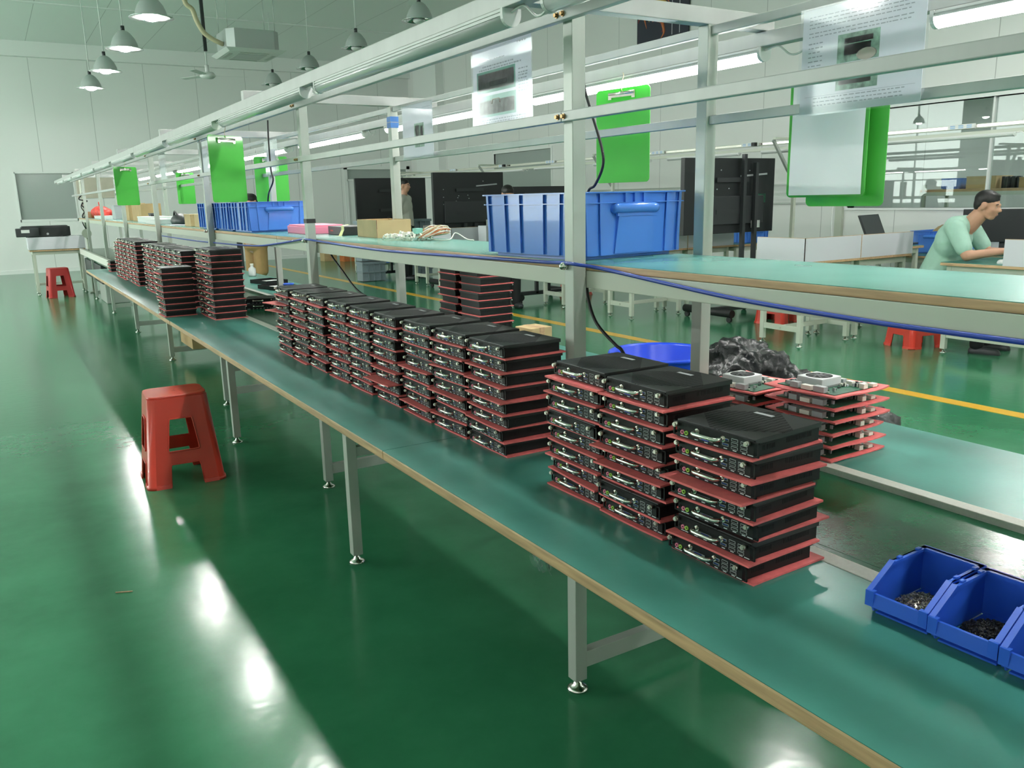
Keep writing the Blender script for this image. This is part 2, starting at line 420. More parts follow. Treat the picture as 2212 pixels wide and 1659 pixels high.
w3 = structure(MB().box((XR+.05, GY0, GZ0), (XR+.07, GY1, GZ1)).build('window_3', M['frost']), 'side wall window, pane painted grey for the unlit room behind')  # grey pane colour stands in for the dark of the unlit room
MB().box((XR-.015, GY0-.05, GZ0-.04), (XR+.03, GY1+.05, GZ0)).box((XR-.015, GY0-.05, GZ1), (XR+.03, GY1+.05, GZ1+.04)).box((XR-.015, GY0-.05, GZ0), (XR+.03, GY0, GZ1)).box((XR-.015, GY1, GZ0), (XR+.03, GY1+.05, GZ1)).build('window_frame', M['trim'], w3)
structure(MB().box((XR-.22, 19.6, 0), (XR, 20.9, ZC)).build('trim_7', M['trim']), 'white boxed pilaster in the corner')
structure(MB().box((XR-.025, SY1+.05, 1.50), (XR, 13.5, 1.525)).build('trim_8', M['greysteel']), 'upper grey ledge on the side wall')
structure(MB().box((XR-.03, SY1+.05, 1.23), (XR, 13.5, 1.255)).build('trim_9', M['greysteel']), 'lower grey ledge on the side wall')
structure(MB().box((XR-.05, SY1+.05, 0), (XR, SY1+.16, 2.44)).build('trim_10', M['cream']), 'pale window post')
lw = MB(); LZ0, LZ1 = .9, 4.5; LY = [(-4.5+4.2*k, -1.3+4.2*k) for k in range(3, 6)]  # unseen window openings, added to let fill daylight into the hall
lw.box((XL-.14, YB-.2, 0), (XL, YF+.2, LZ0)).box((XL-.14, YB-.2, LZ1), (XL, YF+.2, ZC))
ends = [YB-.2]+[v for ab in LY for v in ab]+[YF+.2]
for k in range(0, len(ends), 2): lw.box((XL-.14, ends[k], LZ0), (XL, ends[k+1], LZ1))
structure(lw.build('wall_left', M['wall_side']), 'unseen white panelled wall on the left, with added fill windows')
for k, (a, b) in enumerate(LY):
    wq = structure(MB().box((XL-.08, a, LZ0), (XL-.075, b, LZ1)).build('window_%d' % (k+4), M['glass']), 'unseen window added in the left wall for fill daylight')
    fq = MB()
    for yy in (a, (a+b)/2-.02, b-.04): fq.box((XL-.10, yy, LZ0), (XL-.05, yy+.04, LZ1))
    fq.box((XL-.10, a, LZ0), (XL-.05, b, LZ0+.04)).box((XL-.10, a, LZ1-.04), (XL-.05, b, LZ1)).build('window_frame', M['trim'], wq)
    ld_ = bpy.data.lights.new('window_portal', 'AREA'); ld_.shape = 'RECTANGLE'; ld_.size = LZ1-LZ0; ld_.size_y = b-a; ld_.cycles.is_portal = True
    lo = bpy.data.objects.new('window_portal', ld_); COL.objects.link(lo); lo.location = (XL-.15, (a+b)/2, (LZ0+LZ1)/2); lo.rotation_euler = (0, -PI/2, 0)
structure(MB().box((XL-.2, YB-.14, 0), (XR+.2, YB, ZC)).build('wall_back', M['wall']), 'white panelled wall behind the camera')
# the next room seen through the glass
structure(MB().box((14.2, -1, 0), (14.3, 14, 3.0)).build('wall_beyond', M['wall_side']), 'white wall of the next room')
structure(MB().box((XR+.14, -1, 2.9), (14.3, 14, 3.0)).build('ceiling_beyond', M['ceiling']), 'ceiling of the next room')
structure(MB().box((XR+.14, 13.9, 0), (14.3, 14, 3.0)).build('wall_beyond_far', M['wall']), 'end wall of the next room')
structure(MB().box((XR+.14, -1.1, 0), (14.3, -1, 3.0)).build('wall_beyond_near', M['wall']), 'near wall of the next room')

# yellow line painted on the floor
tag(MB().box((5.33, -4, 0), (5.45, 21.5, .0025)).build('floor_line', M['yellow']), 'yellow line painted along the green floor', 'floor marking')

# ------------------------------------------------------------------ lamps under the ceiling
def high_bay(lit):
    t = thing('pendant_lamp', 'pendant', 'lamp')
    MB().lathe([(.022,.215),(.05,.205),(.085,.18),(.13,.12),(.155,.06),(.165,.015),(.168,.006)], n=40).build('lamp_shade', M['lampshade'], t)  # bright even sky, sends fill through the added left windows
    MB().lathe([(.166,.004),(.226,-.004),(.228,-.009),(.166,-.003),(.15,.055),(.12,.115),(.06,.175)], n=40).build('reflector', M['reflector'], t)
    MB().ball((0,0,-.002), .082, 20, 0, (1,1,.50)).build('bulb', M['bulb'] if lit else M['white'], t)
    MB().cyl((0,0,.205), (0,0,.27), .024, 16).build('lamp_cap', M['dark'], t)
    MB().cyl((0,0,.26), (0,0,ZC-(3.39 if lit else 3.62)), .007, 8).build('cord', M['white'], t)
    index_children(t); return t
hb_on, hb_off = high_bay(True), high_bay(False)
first = {True: hb_on, False: hb_off}; seen = {True: False, False: False}
def lamp(x, y, lit, label, group):
    o = copy_tree(first[lit]) if seen[lit] else first[lit]; seen[lit] = True
    return place(o, (x, y, 3.39 if lit else 3.62), 0, label, group)
row_names = ['nearest of the lit bell lamps over the hall', 'second lit bell lamp from the front, hung on a cord', 'third lit bell lamp from the front, near the far wall', 'last lit bell lamp, closest to the far wall']
for k in range(4): lamp(1.77, 10.2+2.08*k, True, row_names[k], 'lit pendant lamps over the line')
off_names = ['unlit grey bell lamp above the white light tubes, largest of its row', 'unlit grey bell lamp, second of the unlit row', 'unlit grey bell lamp half hidden behind the top rail', 'small unlit grey bell lamp deepest in the unlit row']
for k in range(4): lamp(4.95, 10.2+2.15*k, False, off_names[k], 'unlit pendant lamps')
for x in (1.77, -1.4, -4.6, 4.95, 8.1):  # row over the line runs on; other rows are unseen lamps added as fill
    for k in range(-7, 4):
        if (x == 1.77 and k >= 0) or (x > 4 and k > -3) or (x == -1.4): continue
        lamp(x, 10.2+2.08*k, True, 'unseen lit bell lamp lighting the hall from outside the picture', 'lit pendant lamps out of view')

# ceiling cassette air conditioner on rods, with its hose
ac = thing('air_conditioner', 'grey and white cassette air conditioner hung on rods under the ceiling', 'air conditioner', (3.82, 14.05, 3.67))
MB().box((-.46,-.50,0), (.46,.50,.05), taper=.86).build('front_panel', M['white'], ac, bevel=.006)
MB().box((-.22,-.24,-.006), (.22,.24,.004)).build('intake_grille', M['lampshade'], ac)
for sx, sy, a in ((-.33,0,0),(.33,0,0),(0,-.35,1),(0,.35,1)):
    MB().box((sx-(.22 if a else .03), sy-(.03 if a else .22), -.004), (sx+(.22 if a else .03), sy+(.03 if a else .22), .006)).build('air_flap', M['greysteel'], ac)
MB().prism([(-.40,-.30),(-.30,-.42),(.30,-.42),(.40,-.30),(.40,.30),(.30,.42),(-.30,.42),(-.40,.30)], .05, .34).build('casing', M['lampshade'], ac, bevel=.004)
for sx in (-.36,.36):
    for sy in (-.28,.28): MB().cyl((sx,sy,.30),(sx,sy,ZC-3.67),.005,6).build('hanging_rod', M['greysteel'], ac)
tag(MB().tube(arc_path([(2.90,13.9,4.88),(2.90,13.9,4.387),(2.999,13.9,4.267),(3.049,13.9,4.11),(3.134,13.9,3.954),(3.261,13.9,3.864),(3.34,13.9,3.83),(3.41,13.95,3.815)], 5), .035, 10).build('insulated_hose', M['hose']), 'tan insulated hose running into the cassette air conditioner', 'hose')
tag(MB().bar((3.36,14.9,4.90),(3.36,14.9,3.85),.05,.05).build('hanging_bracket', M['dark']), 'dark upright bar beside the cassette air conditioner', 'bracket')
# ceiling fan
fan = thing('ceiling_fan', 'white three-bladed ceiling fan at the far end', 'fan', (3.56, 15.8, 3.60))
MB().lathe([(.0,.06),(.10,.05),(.13,.01),(.13,-.02),(.09,-.05),(0,-.055)], n=24).build('motor', M['white'], fan)
MB().cyl((0,0,.05),(0,0,.17),.035,12).cyl((0,0,.15),(0,0,ZC-3.60),.012,10).build('down_rod', M['white'], fan)
for k in range(3):
    a = 2*PI*k/3 - .06
    T = Matrix.Rotation(a, 4, 'Z') @ Matrix.Rotation(.14, 4, 'X')
    MB().box((.10,-.02,-.004),(.20,.02,.004),0,T).box((.18,-.055,-.003),(.66,.055,.003),0,T).build('blade', M['white'], fan)
# ------------------------------------------------------------------ the assembly line
M['post'] = mat('pale_grey_green_steel', (.43, .46, .42), .33, metal=.12, noise=(5, .04), stretch=(1, 1, .2))
ZB, ZS = .745, 1.242
XF0, XF1, XR0, XR1 = 1.275, 1.315, 1.729, 1.767
PY = [1.80+2.15*k for k in range(-1, 7)]
YE = 16.4
rack = thing('assembly_line_rack', 'long steel assembly line rack with posts, rails and overhead crossbeams', 'rack', (1.5, 1.8, 0))
def rb(mb, name, m, bevel=0, parent=rack):
    o = mb.build(name, m, None, bevel=bevel)
    o.parent = parent; o.matrix_parent_inverse = Matrix.Translation(-Vector(parent.location))
    return o
def foot_mb(x, y):
    return MB().lathe([(.0,.0),(.030,.0),(.031,.004),(.024,.009),(.013,.016),(.012,.022),(.008,.024),(.008,.045),(0,.046)], (x, y, 0), 20)
for y in PY:
    for x0, x1 in ((XF0, XF1), (XR0, XR1)):
        p = rb(MB().box((x0, y-.02, .034), (x1, y+.02, 1.861)), 'post', M['post'], .0025)
        f = foot_mb((x0+x1)/2, y).build('levelling_foot', M['foot'], p); 
    rb(MB().box((1.03, y-.02, 1.861), (1.985, y+.02, 1.904)), 'cross_beam', M['zinc'], .002)
    rb(MB().box((XF1, y-.016, .07), (XR0, y+.016, .12)), 'stretcher', M['post'], .002)
    rb(MB().box((XF1, y-.016, 1.178), (XR0, y+.016, 1.215)), 'shelf_bracket', M['post'], .002)
for a, b in ((-.9, 7.2), (7.21, YE)):
    rb(MB().box((1.018, a, 1.820), (1.056, b, 1.860)), 'light_rail', M['zinc'], .002)
    rb(MB().box((1.947, a, 1.820), (1.985, b, 1.860)), 'light_rail', M['zinc'], .002)
    rb(MB().box((1.254, a, 1.834), (1.2745, b, 1.8605)), 'hanging_rail', M['zinc'], .002)
for k in range(len(PY)-1):
    a, b = PY[k], PY[k+1]
    rb(MB().box((1.254, a+.001, 1.597), (1.2745, b-.001, 1.622)), 'paper_rail', M['zinc'], .002)
    rb(MB().box((1.738, a+.021, 1.600), (1.758, b-.021, 1.624)), 'paper_rail', M['zinc'], .002)
    rb(MB().box((1.738, a+.021, 1.834), (1.758, b-.021, 1.858)), 'hanging_rail', M['zinc'], .002)
rb(MB().box((1.254, PY[-1]+.001, 1.597), (1.2745, YE, 1.622)), 'paper_rail', M['zinc'], .002)
rb(MB().box((1.254, -.9, 1.597), (1.2745, PY[0]-.001, 1.622)), 'paper_rail', M['zinc'], .002)
for y in PY[1:5]:
    for dy in (-.012, .014):
        for z in (1.609, 1.848):
            rb(MB().cyl((1.2455, y+dy, z), (1.254, y+dy, z), .0050, 6).cyl((1.2515, y+dy, z), (1.2542, y+dy, z), .0068, 14), 'bolt', M['brass'])
for y in PY[1:4]:
    rb(MB().cyl((1.262, y+.012, 1.236), (1.275, y+.012, 1.236), .010, 12).ball((1.262, y+.012, 1.236), .009, 10), 'bolt', M['chrome'])

# upper shelf: green topped boards with a wooden nosing and a cream fascia, in three lengths
shelf_names = ['upper shelf board beside the camera, teal top with wooden edge, under the big blue crate', 'middle upper shelf board with teal top, under the row of blue crates', 'far upper shelf board with teal top, under cartons near the end wall']
for i, (a, b) in enumerate(((-.9, 4.6), (4.605, 9.4), (9.405, YE))):
    t = thing('upper_shelf', shelf_names[i], 'shelf', (1.53, (a+b)/2, 1.178), 0, 'upper shelf boards')
    rb(MB().box((1.332, a, 1.224), (XR0-.004, b, 1.239)), 'board', M['wood'], 0, t)
    rb(MB().box((1.318, a, 1.224), (1.332, b, 1.2412)), 'edge_strip', M['wood'], .003, t)
    rb(MB().box((1.319, a, 1.239), (XR0-.004, b, 1.242)), 'mat', M['shelfmat'], 0, t)
    rb(MB().box((1.318, a, 1.178), (1.345, b, 1.2235)), 'fascia_beam', M['cream'], .002, t)
    rb(MB().box((1.70, a, 1.178), (XR0-.002, b, 1.2235)), 'fascia_beam', M['cream'], .002, t)

# conveyor in the middle
cv = thing('conveyor', 'dark green belt conveyor running between the two bench tops', 'conveyor', (1.48, 2, 0))
rb(MB().box((1.318, -.9, .700), (1.688, 15.95, .731)), 'belt', M['belt'], 0, cv)
rb(MB().box((1.231, -.9, .655), (1.2735, 15.95, .746)), 'side_rail', M['railwhite'], .002, cv)
rb(MB().box((1.690, -.9, .655), (1.727, 15.95, .746)), 'side_rail', M['railwhite'], .002, cv)
for k in range(len(PY)-1):
    rb(MB().box((1.274, PY[k]+.022, .700), (1.318, PY[k+1]-.022, .7305)), 'bed_plate', M['belt'], 0, cv)
rb(MB().box((1.274, PY[-1]+.022, .700), (1.318, 15.95, .7305)), 'bed_plate', M['belt'], 0, cv)
rb(MB().box((1.32, -.9, .58), (1.685, 15.95, .60)), 'return_belt', M['belt'], 0, cv)
for y in (14.2, 15.6): rb(MB().box((1.30, y-.5, .30), (1.70, y+.5, .575)), 'drive_box', M['dark'], .01, cv)
rb(MB().box((1.34, 13.8, .0), (1.66, 14.6, .30)), 'drive_stand', M['greysteel'], .01, cv)

# near side benches and far side benches
def bench(x0, x1, y0, y1, legs, side, label, group, seams=()):
    t = thing('workbench', label, 'workbench', ((x0+x1)/2, (y0+y1)/2, 0), 0, group)
    e = .014
    if side < 0:
        rb(MB().box((x0+e, y0, .718), (x1, y1, .742)), 'board', M['wood'], 0, t)
        rb(MB().box((x0, y0, .7185), (x0+e, y1, .7445)), 'edge_strip', M['wood'], .004, t)
        rb(MB().box((x0+.0015, y0, .742), (x1, y1, .745)), 'mat', M['mat'], 0, t)
    else:
        rb(MB().box((x0, y0, .718), (x1-e, y1, .742)), 'board', M['wood'], 0, t)
        rb(MB().box((x1-e, y0, .7185), (x1, y1, .7445)), 'edge_strip', M['wood'], .004, t)
        m = MB().box((XR1+.004, y0, .742), (x1-.0015, y1, .745))
        ys = [y0]+[v for y in PY if y0 < y < y1 for v in (y-.022, y+.022)]+[y1]
        for k in range(0, len(ys), 2): m.box((x0, ys[k], .742), (XR1+.004, ys[k+1], .745))
        rb(m, 'mat', M['mat'], 0, t)
    for lx, ly in legs:
        l = rb(MB().box((lx-.02, ly-.02, .034), (lx+.02, ly+.02, .718)), 'leg', M['post'], .0025, t)
        foot_mb(lx, ly).build('levelling_foot', M['foot'], l).matrix_parent_inverse = Matrix.Translation(Vector((0,0,0)))
        xa, xb = (lx+.02, 1.66) if side < 0 else (1.66, lx-.02)
        rb(MB().box((xa, ly-.015, .44), (xb, ly+.015, .48)), 'stretcher', M['post'], .002, t)
        rb(MB().box((xa, ly-.015, .60), (xb, ly+.015, .64)), 'stretcher', M['post'], .002, t)
    for y in seams: rb(MB().box((x0+.002, y-.001, .7448), (x1-.002, y+.001, .7453)), 'mat_joint', M['slot'], 0, t)
    if side < 0: rb(MB().box((x0+.10, y0+.02, .69), (x0+.13, y1-.02, .7175)), 'apron_rail', M['post'], .002, t)
    return t
GB = 'teal topped benches of the line'
bench(.835, 1.230, -.9, 2.068, [(1.10, -.4)], -1, 'near bench top closest to the camera, with the blue picking bins on it', GB)
bench(.835, 1.230, 2.070, 5.28, [(1.08, 3.01), (1.11, 5.06)], -1, 'middle near side bench under the row of nine computer stacks', GB)
bench(.833, 1.230, 5.282, 10.33, [], -1, 'far near side bench ending before the printer desk, crowded with computer stacks', GB)
bench(1.7275, 2.172, -.9, 2.068, [(1.96, -.4)], 1, 'bench top across the belt under the circuit board stacks', GB)
bench(1.7275, 2.172, 2.070, 5.28, [(1.96, 3.01), (1.96, 5.06)], 1, 'bench top across the belt under the twin stacks turned away', GB)
bench(1.7275, 2.172, 5.282, 10.33, [(1.96, 7.2), (1.96, 9.2)], 1, 'bench top across the belt beside the standing figure in khaki shorts', GB)

# ------------------------------------------------------------------ tube lamps under the rails
def tube_lamp(lit, ln):
    t = thing('fluorescent_lamp', 'lamp', 'lamp')
    MB().box((-.020, 0, -.016), (.020, ln, 0)).box((-.023, 0, -.007), (.023, ln, -.003)).box((-.023, 0, -.015), (.023, ln, -.011)).build('housing', M['white'], t)
    mb = MB(); n = 12; prof = [(.0225*math.cos(PI*i/n), -.017-.021*math.sin(PI*i/n)) for i in range(n+1)]
    vs = [(x, .004, z) for x, z in prof]+[(x, ln-.004, z) for x, z in prof]
    mb.add(vs, [(i, i+1, i+n+2, i+n+1) for i in range(n)]+[tuple(range(n+1)), tuple(range(n+1, 2*n+2))[::-1], (0, n+1, 2*n+1, n)], 0, True)
    mb.build('tube', M['tube_on'] if lit else M['tube_off'], t)
    for y in (-.006, ln-.004):
        MB().prism([(.024*math.cos(PI+PI*i/10), -.015+.024*math.sin(PI+PI*i/10)) for i in range(11)]+[(.024, 0), (-.024, 0)], 0, .010, 0, Matrix(((1,0,0,0),(0,0,1,y),(0,1,0,0),(0,0,0,1)))).build('end_cap', M['white'], t)
    MB().tube(arc_path([(0,-.006,-.008),(.004,-.05,-.002),(.008,-.09,-.030),(.004,-.13,-.030),(0,-.155,-.010)], 4), .0028, 6).build('cord', M['whitecable'], t)
    index_children(t); return t
t_off, t_on = tube_lamp(False, 1.26), tube_lamp(True, 1.21)
for k in range(-1, 10):
    o = t_off if k == -1 else copy_tree(t_off)
    place(o, (1.037, 1.68+1.42*k, 1.8195), 0, 'unlit white tube lamp under the near overhead rail, %s along from the camera' % ORD[k+1], 'unlit tube lamps on the near rail')
for k, y in enumerate((.06, 1.80, 3.30, 4.85, 6.40, 7.90, 9.40, 10.9, 12.4, 13.9)):
    o = t_on if k == 0 else copy_tree(t_on)
    place(o, (1.966, y, 1.8195), 0, 'glowing tube lamp under the rear overhead rail, %s along from the camera' % ORD[k], 'lit tube lamps on the rear rail')
# blue tape on a rear post
tag(MB().box((XR0-.0025, PY[2]-.0225, 1.760), (XR1+.0025, PY[2]+.0225, 1.785)).box((XR0-.0025, PY[2]-.0225, 1.788), (XR1+.0025, PY[2]+.0225, 1.813)).build('tape_band', M['bluetape']), 'bright blue tape wound round the second rear post near its top', 'tape')
tag(MB().box((XF0-.002, PY[2]-.022, 1.318), (XF1+.002, PY[2]+.022, 1.338)).build('tape_band', M['rubber']), 'black tape wound round the second front post', 'tape')

# cables along the shelf
tag(MB().tube(arc_path([(1.305,8.148,1.150),(1.303,7.09,1.150),(1.303,6.249,1.155),(1.303,5.052,1.172),(1.300,4.525,1.203),(1.29,4.10,1.236),(1.268,3.964,1.243),(1.268,3.90,1.243),(1.30,3.775,1.234),(1.308,3.319,1.224),(1.309,2.987,1.223),(1.309,2.428,1.230),(1.308,2.138,1.234),(1.305,2.037,1.236),(1.30,1.93,1.238),(1.266,1.797,1.245),(1.268,1.75,1.243),(1.304,1.70,1.234),(1.309,1.433,1.211),(1.309,1.223,1.196),(1.309,.947,1.186),(1.309,.789,1.184),(1.309,.5,1.184),(1.309,0,1.19)], 5), .0048, 8).build('blue_cable', M['bluecable']), 'blue cable draped along the cream front of the upper shelf', 'cable')
tag(MB().tube(arc_path([(1.53,4.33,1.177),(1.50,4.266,1.147),(1.50,4.109,1.07),(1.50,3.93,.99),(1.50,3.756,.96),(1.50,3.565,.934),(1.48,3.3,.82),(1.48,3.2,.739)], 5), .005, 8).build('black_cable', M['rubber']), 'black cable hanging under the shelf behind the nine stacks', 'cable')
tag(MB().tube(arc_path([(1.50,2.03,1.177),(1.50,2.017,1.107),(1.50,1.976,1.042),(1.50,1.887,.991),(1.50,1.855,.975),(1.50,1.80,.90),(1.50,1.7,.739)], 5), .005, 8).build('black_cable', M['rubber']), 'black cable hanging in a curve beside the nearest front post', 'cable')
tag(MB().tube(arc_path([(1.56,2.14,1.862),(1.55,2.12,1.80),(1.55,2.10,1.719),(1.55,2.064,1.644),(1.55,2.019,1.549),(1.55,2.015,1.497),(1.55,2.053,1.445),(1.55,2.087,1.426),(1.55,2.12,1.33),(1.52,2.1,1.26)], 5), .0042, 8).build('black_cable', M['rubber']), 'black cable hanging in front of the green clipboard into the big blue crate', 'cable')
tag(MB().tube(arc_path([(1.50,5.22,1.90),(1.50,5.236,1.793),(1.50,5.239,1.617),(1.50,5.21,1.548),(1.50,5.335,1.468),(1.50,5.37,1.38),(1.50,5.38,1.27)], 5), .005, 8).build('black_cable', M['rubber']), 'wavy black cable dropping into the nearer of the row of blue crates', 'cable')
# ------------------------------------------------------------------ mini computers and foam pads
UH, PT = .0328, .0045          # unit height, pad thickness
PITCH = UH + PT
YW = .0975
def ty(t): return YW - 2*YW*t
def make_computer(detail):
    """front face looks along -x, origin under the middle of the front"""
    t = thing('mini_computer', 'c', 'computer')
    b = MB().box((.002, -.0885, .0005), (.176, .0885, .0285))
    for s in (-1, 1):                                   # side ventilation slots
        for k in range(8): b.box((.022+.0042*k, s*.0885-.0004, .010), (.0242+.0042*k, s*.0885+.0004, .019), 1)
        for k in range(16): b.box((.085+.0045*k, s*.0885-.0004, .012), (.0872+.0045*k, s*.0885+.0004, .021), 1)
    b.build('case', [M['black'], M['slot']], t)
    l = MB().box((.001, -.0905, .0275), (.180, .0905, UH)).box((.001, -.0905, .0235), (.180, -.0888, .0275)).box((.001, .0888, .0235), (.180, .0905, .0275))
    l.build('lid', M['lid'], t, bevel=.0012)
    MB().box((.140, -.012, UH), (.150, .030, UH+.0004)).build('badge', M['badge'], t)
    f = MB().box((-.0015, -.0885, .0008), (.002, .0885, .0300))
    for k in range(18): f.box((-.0018, ty(.10)-.0038*k-.0016, .0225), (-.0014, ty(.10)-.0038*k, .0290), 1)
    for tt, w_ in ((.115,.010),(.165,.008),(.29,.008),(.41,.008),(.53,.010),(.64,.008),(.745,.008),(.85,.008)):
        f.box((-.0018, ty(tt)-w_/2, .0028), (-.0014, ty(tt)+w_/2, .0044), 2)
    f.box((-.0018, ty(.92)-.006, .0028), (-.0014, ty(.92)+.006, .0044), 2)
    f.build('front_panel', [M['black'], M['slot'], M['print']], t)
    y1, y2 = ty(.300), ty(.612); zc = .0195
    h = MB().tube([(0,y1,zc),(-.012,y1,zc),(-.0155,y1-.001,zc),(-.0195,y1-.0045,zc),(-.021,y1-.010,zc),(-.021,y2+.010,zc),(-.0195,y2+.0045,zc),(-.0155,y2+.001,zc),(-.012,y2,zc),(0,y2,zc)], .0036, 10)
    for y in (y1, y2): h.cyl((-.003,y,zc),(0,y,zc),.0055,12)
    h.build('handle', M['chrome'], t)
    for tt in (.055, .905):
        s = MB().cyl((0,ty(tt),.0245),(-.006,ty(tt),.0245),.0030,10).cyl((-.004,ty(tt),.0245),(-.011,ty(tt),.0245),.0046,12).cyl((-.011,ty(tt),.0245),(-.0135,ty(tt),.0245),.0036,12)
        s.build('thumb_screw', M['nickel'], t)
    for s in (-1, 1):
        e = MB(); a, c = s*.0885, s*.0985
        lo, hi = min(a, c), max(a, c)
        e.box((-.0015, lo, .002), (.0015, hi, .005)).box((-.0015, lo, .0255), (.0015, hi, .0285)).box((-.0015, (c-.003 if s > 0 else c), .002), (.0015, (c if s > 0 else c+.003), .0285))
        e.build('bracket', M['black'], t)
    if detail:
        def ring(nm, tt, z, m, r=.0042):
            MB().lathe([(r,0),(r,.0022),(r*.55,.0022),(r*.5,.0005)], n=14).build(nm, m, t, (-.0015, ty(tt), z)).rotation_euler = (0, -PI/2, 0)
        ring('power_button', .072, .0125, M['slot'], .0036)
        ring('audio_jack', .118, .0110, M['pinkjack']); ring('audio_jack', .168, .0110, M['greenjack'])
        p = MB().box((-.0026, ty(.29)-.007, .0085), (-.0014, ty(.29)+.007, .0135), 0).box((-.0029, ty(.29)-.0055, .0095), (-.0024, ty(.29)+.0055, .0125), 1)
        p.build('hdmi_port', [M['chrome'], M['slot']], t)
        p = MB().box((-.0024, ty(.41)-.0155, .0070), (-.0014, ty(.41)+.0155, .0155), 0).box((-.0050, ty(.41)-.0085, .0075), (-.0022, ty(.41)+.0085, .0150), 1)
        for s in (-1, 1): p.cyl((-.0050, ty(.41)+s*.0125, .0112), (-.0015, ty(.41)+s*.0125, .0112), .0024, 6, 0)
        p.build('vga_port', [M['badge'], M['vga']], t)
        p = MB().box((-.0022, ty(.53)-.0075, .0060), (-.0014, ty(.53)+.0075, .0175), 0)
        p.build('network_port', [M['slot']], t)
        def usb(tt, z, blue):
            p = MB().box((-.0024, ty(tt)-.0072, z-.0024), (-.0014, ty(tt)+.0072, z+.0024), 0).box((-.0027, ty(tt)-.0062, z-.0016), (-.0022, ty(tt)+.0062, z+.0016), 1).box((-.0029, ty(tt)-.0058, z-.0002), (-.0024, ty(tt)+.0058, z+.0014), 2)
            p.build('usb_port', [M['badge'], M['slot'], M['usb_blue'] if blue else M['slot']], t)
        usb(.64, .0105, True); usb(.64, .0195, True)
        for z in (.0085, .0155, .0225): usb(.745, z, False); 
        for z in (.0085, .0150, .0215): usb(.85, z, False)
    index_children(t); return t
def make_far_computer():
    b = MB().box((.002, -.0885, .0005), (.176, .0885, .0285)).box((.001, -.0905, .0275), (.180, .0905, UH))
    b.box((-.0015, -.0975, .0008), (.002, .0975, .0300))
    for tt in (.29,.41,.53,.64,.745,.85): b.box((-.0022, ty(tt)-.006, .005), (-.0014, ty(tt)+.006, .007), 2); b.box((-.0022, ty(tt)-.005, .012), (-.0014, ty(tt)+.005, .015), 2)
    y1, y2, zc = ty(.275), ty(.615), .0195
    b.tube([(0,y1,zc),(-.018,y1,zc),(-.024,y1-.008,zc),(-.024,y2+.008,zc),(-.018,y2,zc),(0,y2,zc)], .0036, 6, 1)
    for tt in (.055, .905): b.cyl((0,ty(tt),.0245),(-.0155,ty(tt),.0245),.0050,8,1)
    o = b.build('mini_computer', [M['black'], M['chrome'], M['print']]); return o
def make_pad(k):
    r = random.Random(40+k); nx, ny = 8, 10; x0, x1, y0, y1 = -.008, .184, -.1015, .1005
    c = [r.uniform(-1, 1) for _ in range(6)]
    def z(u, v):
        e = max(0, abs(v-.5)-.40)*10; d = max(0, .06-u)*14
        return (.0012*c[0]*e*(1 if v > .5 else c[1]) + .0014*c[2]*d*math.sin(4*v+c[3]))
    top, bot = [], []
    for i in range(nx+1):
        for j in range(ny+1):
            u, v = i/nx, j/ny
            x, y = x0+(x1-x0)*u, y0+(y1-y0)*v
            inside = .0 < x < .178 and abs(y) < .0985
            d = 0 if inside else z(u, v)
            top.append((x, y, PT-.0003+d)); bot.append((x, y, .0002+d))
    n = (nx+1)*(ny+1); fs = []
    g = lambda i, j: i*(ny+1)+j
    for i in range(nx):
        for j in range(ny):
            fs.append((g(i,j), g(i+1,j), g(i+1,j+1), g(i,j+1))); fs.append((n+g(i,j), n+g(i,j+1), n+g(i+1,j+1), n+g(i+1,j)))
    for i in range(nx): fs += [(g(i,0), n+g(i,0), n+g(i+1,0), g(i+1,0)), (g(i,ny), g(i+1,ny), n+g(i+1,ny), n+g(i,ny))]
    for j in range(ny): fs += [(g(0,j), g(0,j+1), n+g(0,j+1), n+g(0,j)), (g(nx,j), n+g(nx,j), n+g(nx,j+1), g(nx,j+1))]
    return MB().add(top+bot, fs).build('foam_pad', M['pad'])
PADS = [make_pad(k) for k in range(5)]; pad_used = [False]*5
PC = {2: make_computer(True), 1: make_computer(False), 0: make_far_computer()}; pc_used = {0: False, 1: False, 2: False}
R_ = random.Random(11)
def put_pc(level, loc, rz, label, group):
    o = copy_tree(PC[level]) if pc_used[level] else PC[level]; pc_used[level] = True
    place(o, loc, rz, label, group, 'computer')
def put_pad(loc, rz, label, group, k=None):
    k = R_.randrange(5) if k is None else k
    o = PADS[k].copy() if pad_used[k] else PADS[k]
    if pad_used[k]: COL.objects.link(o)
    pad_used[k] = True
    place(o, loc, rz, label, group, 'foam pad')
def stack(x, yc, n, level, desc, group, rz=0., jit=1., z0=ZB, out={}):
    z = z0 + .0006; ca, sa = math.cos(rz), math.sin(rz)
    for i in range(n):
        k = n-1-i
        who = ('topmost' if k == 0 else 'bottom' if i == 0 else ORD[k]+'-from-top')
        dx, dy = R_.gauss(0, .0035)*jit, R_.gauss(0, .0025)*jit
        px, py = R_.gauss(-.002, .006)*jit, R_.gauss(0, .004)*jit
        ox, oy, orz = out.get(i, (0, 0, 0)); px += ox; py += oy
        ra, rp = rz + R_.gauss(0, .010)*jit, rz + orz + R_.gauss(0, .022)*jit
        tl = lambda a, b: (x + a*ca - b*sa, yc + a*sa + b*ca)
        put_pad((*tl(px, py), z), rp, 'red-pink foam pad under the %s computer, %s' % (who, desc), 'foam pads between stacked computers')
        z += PT
        put_pc(level, (*tl(dx, dy), z), ra, 'black mini computer with chrome handle, %s one, %s' % (who, desc), group)
        z += UH + .0001
    return z
G1 = 'black mini computers in the front three stacks'
stack(1.046, 1.038, 7, 2, 'right-hand stack of the front three', G1, .03, 1.7)
stack(1.058, 1.271, 8, 2, 'middle stack of the front three', G1, .02, 1.3)
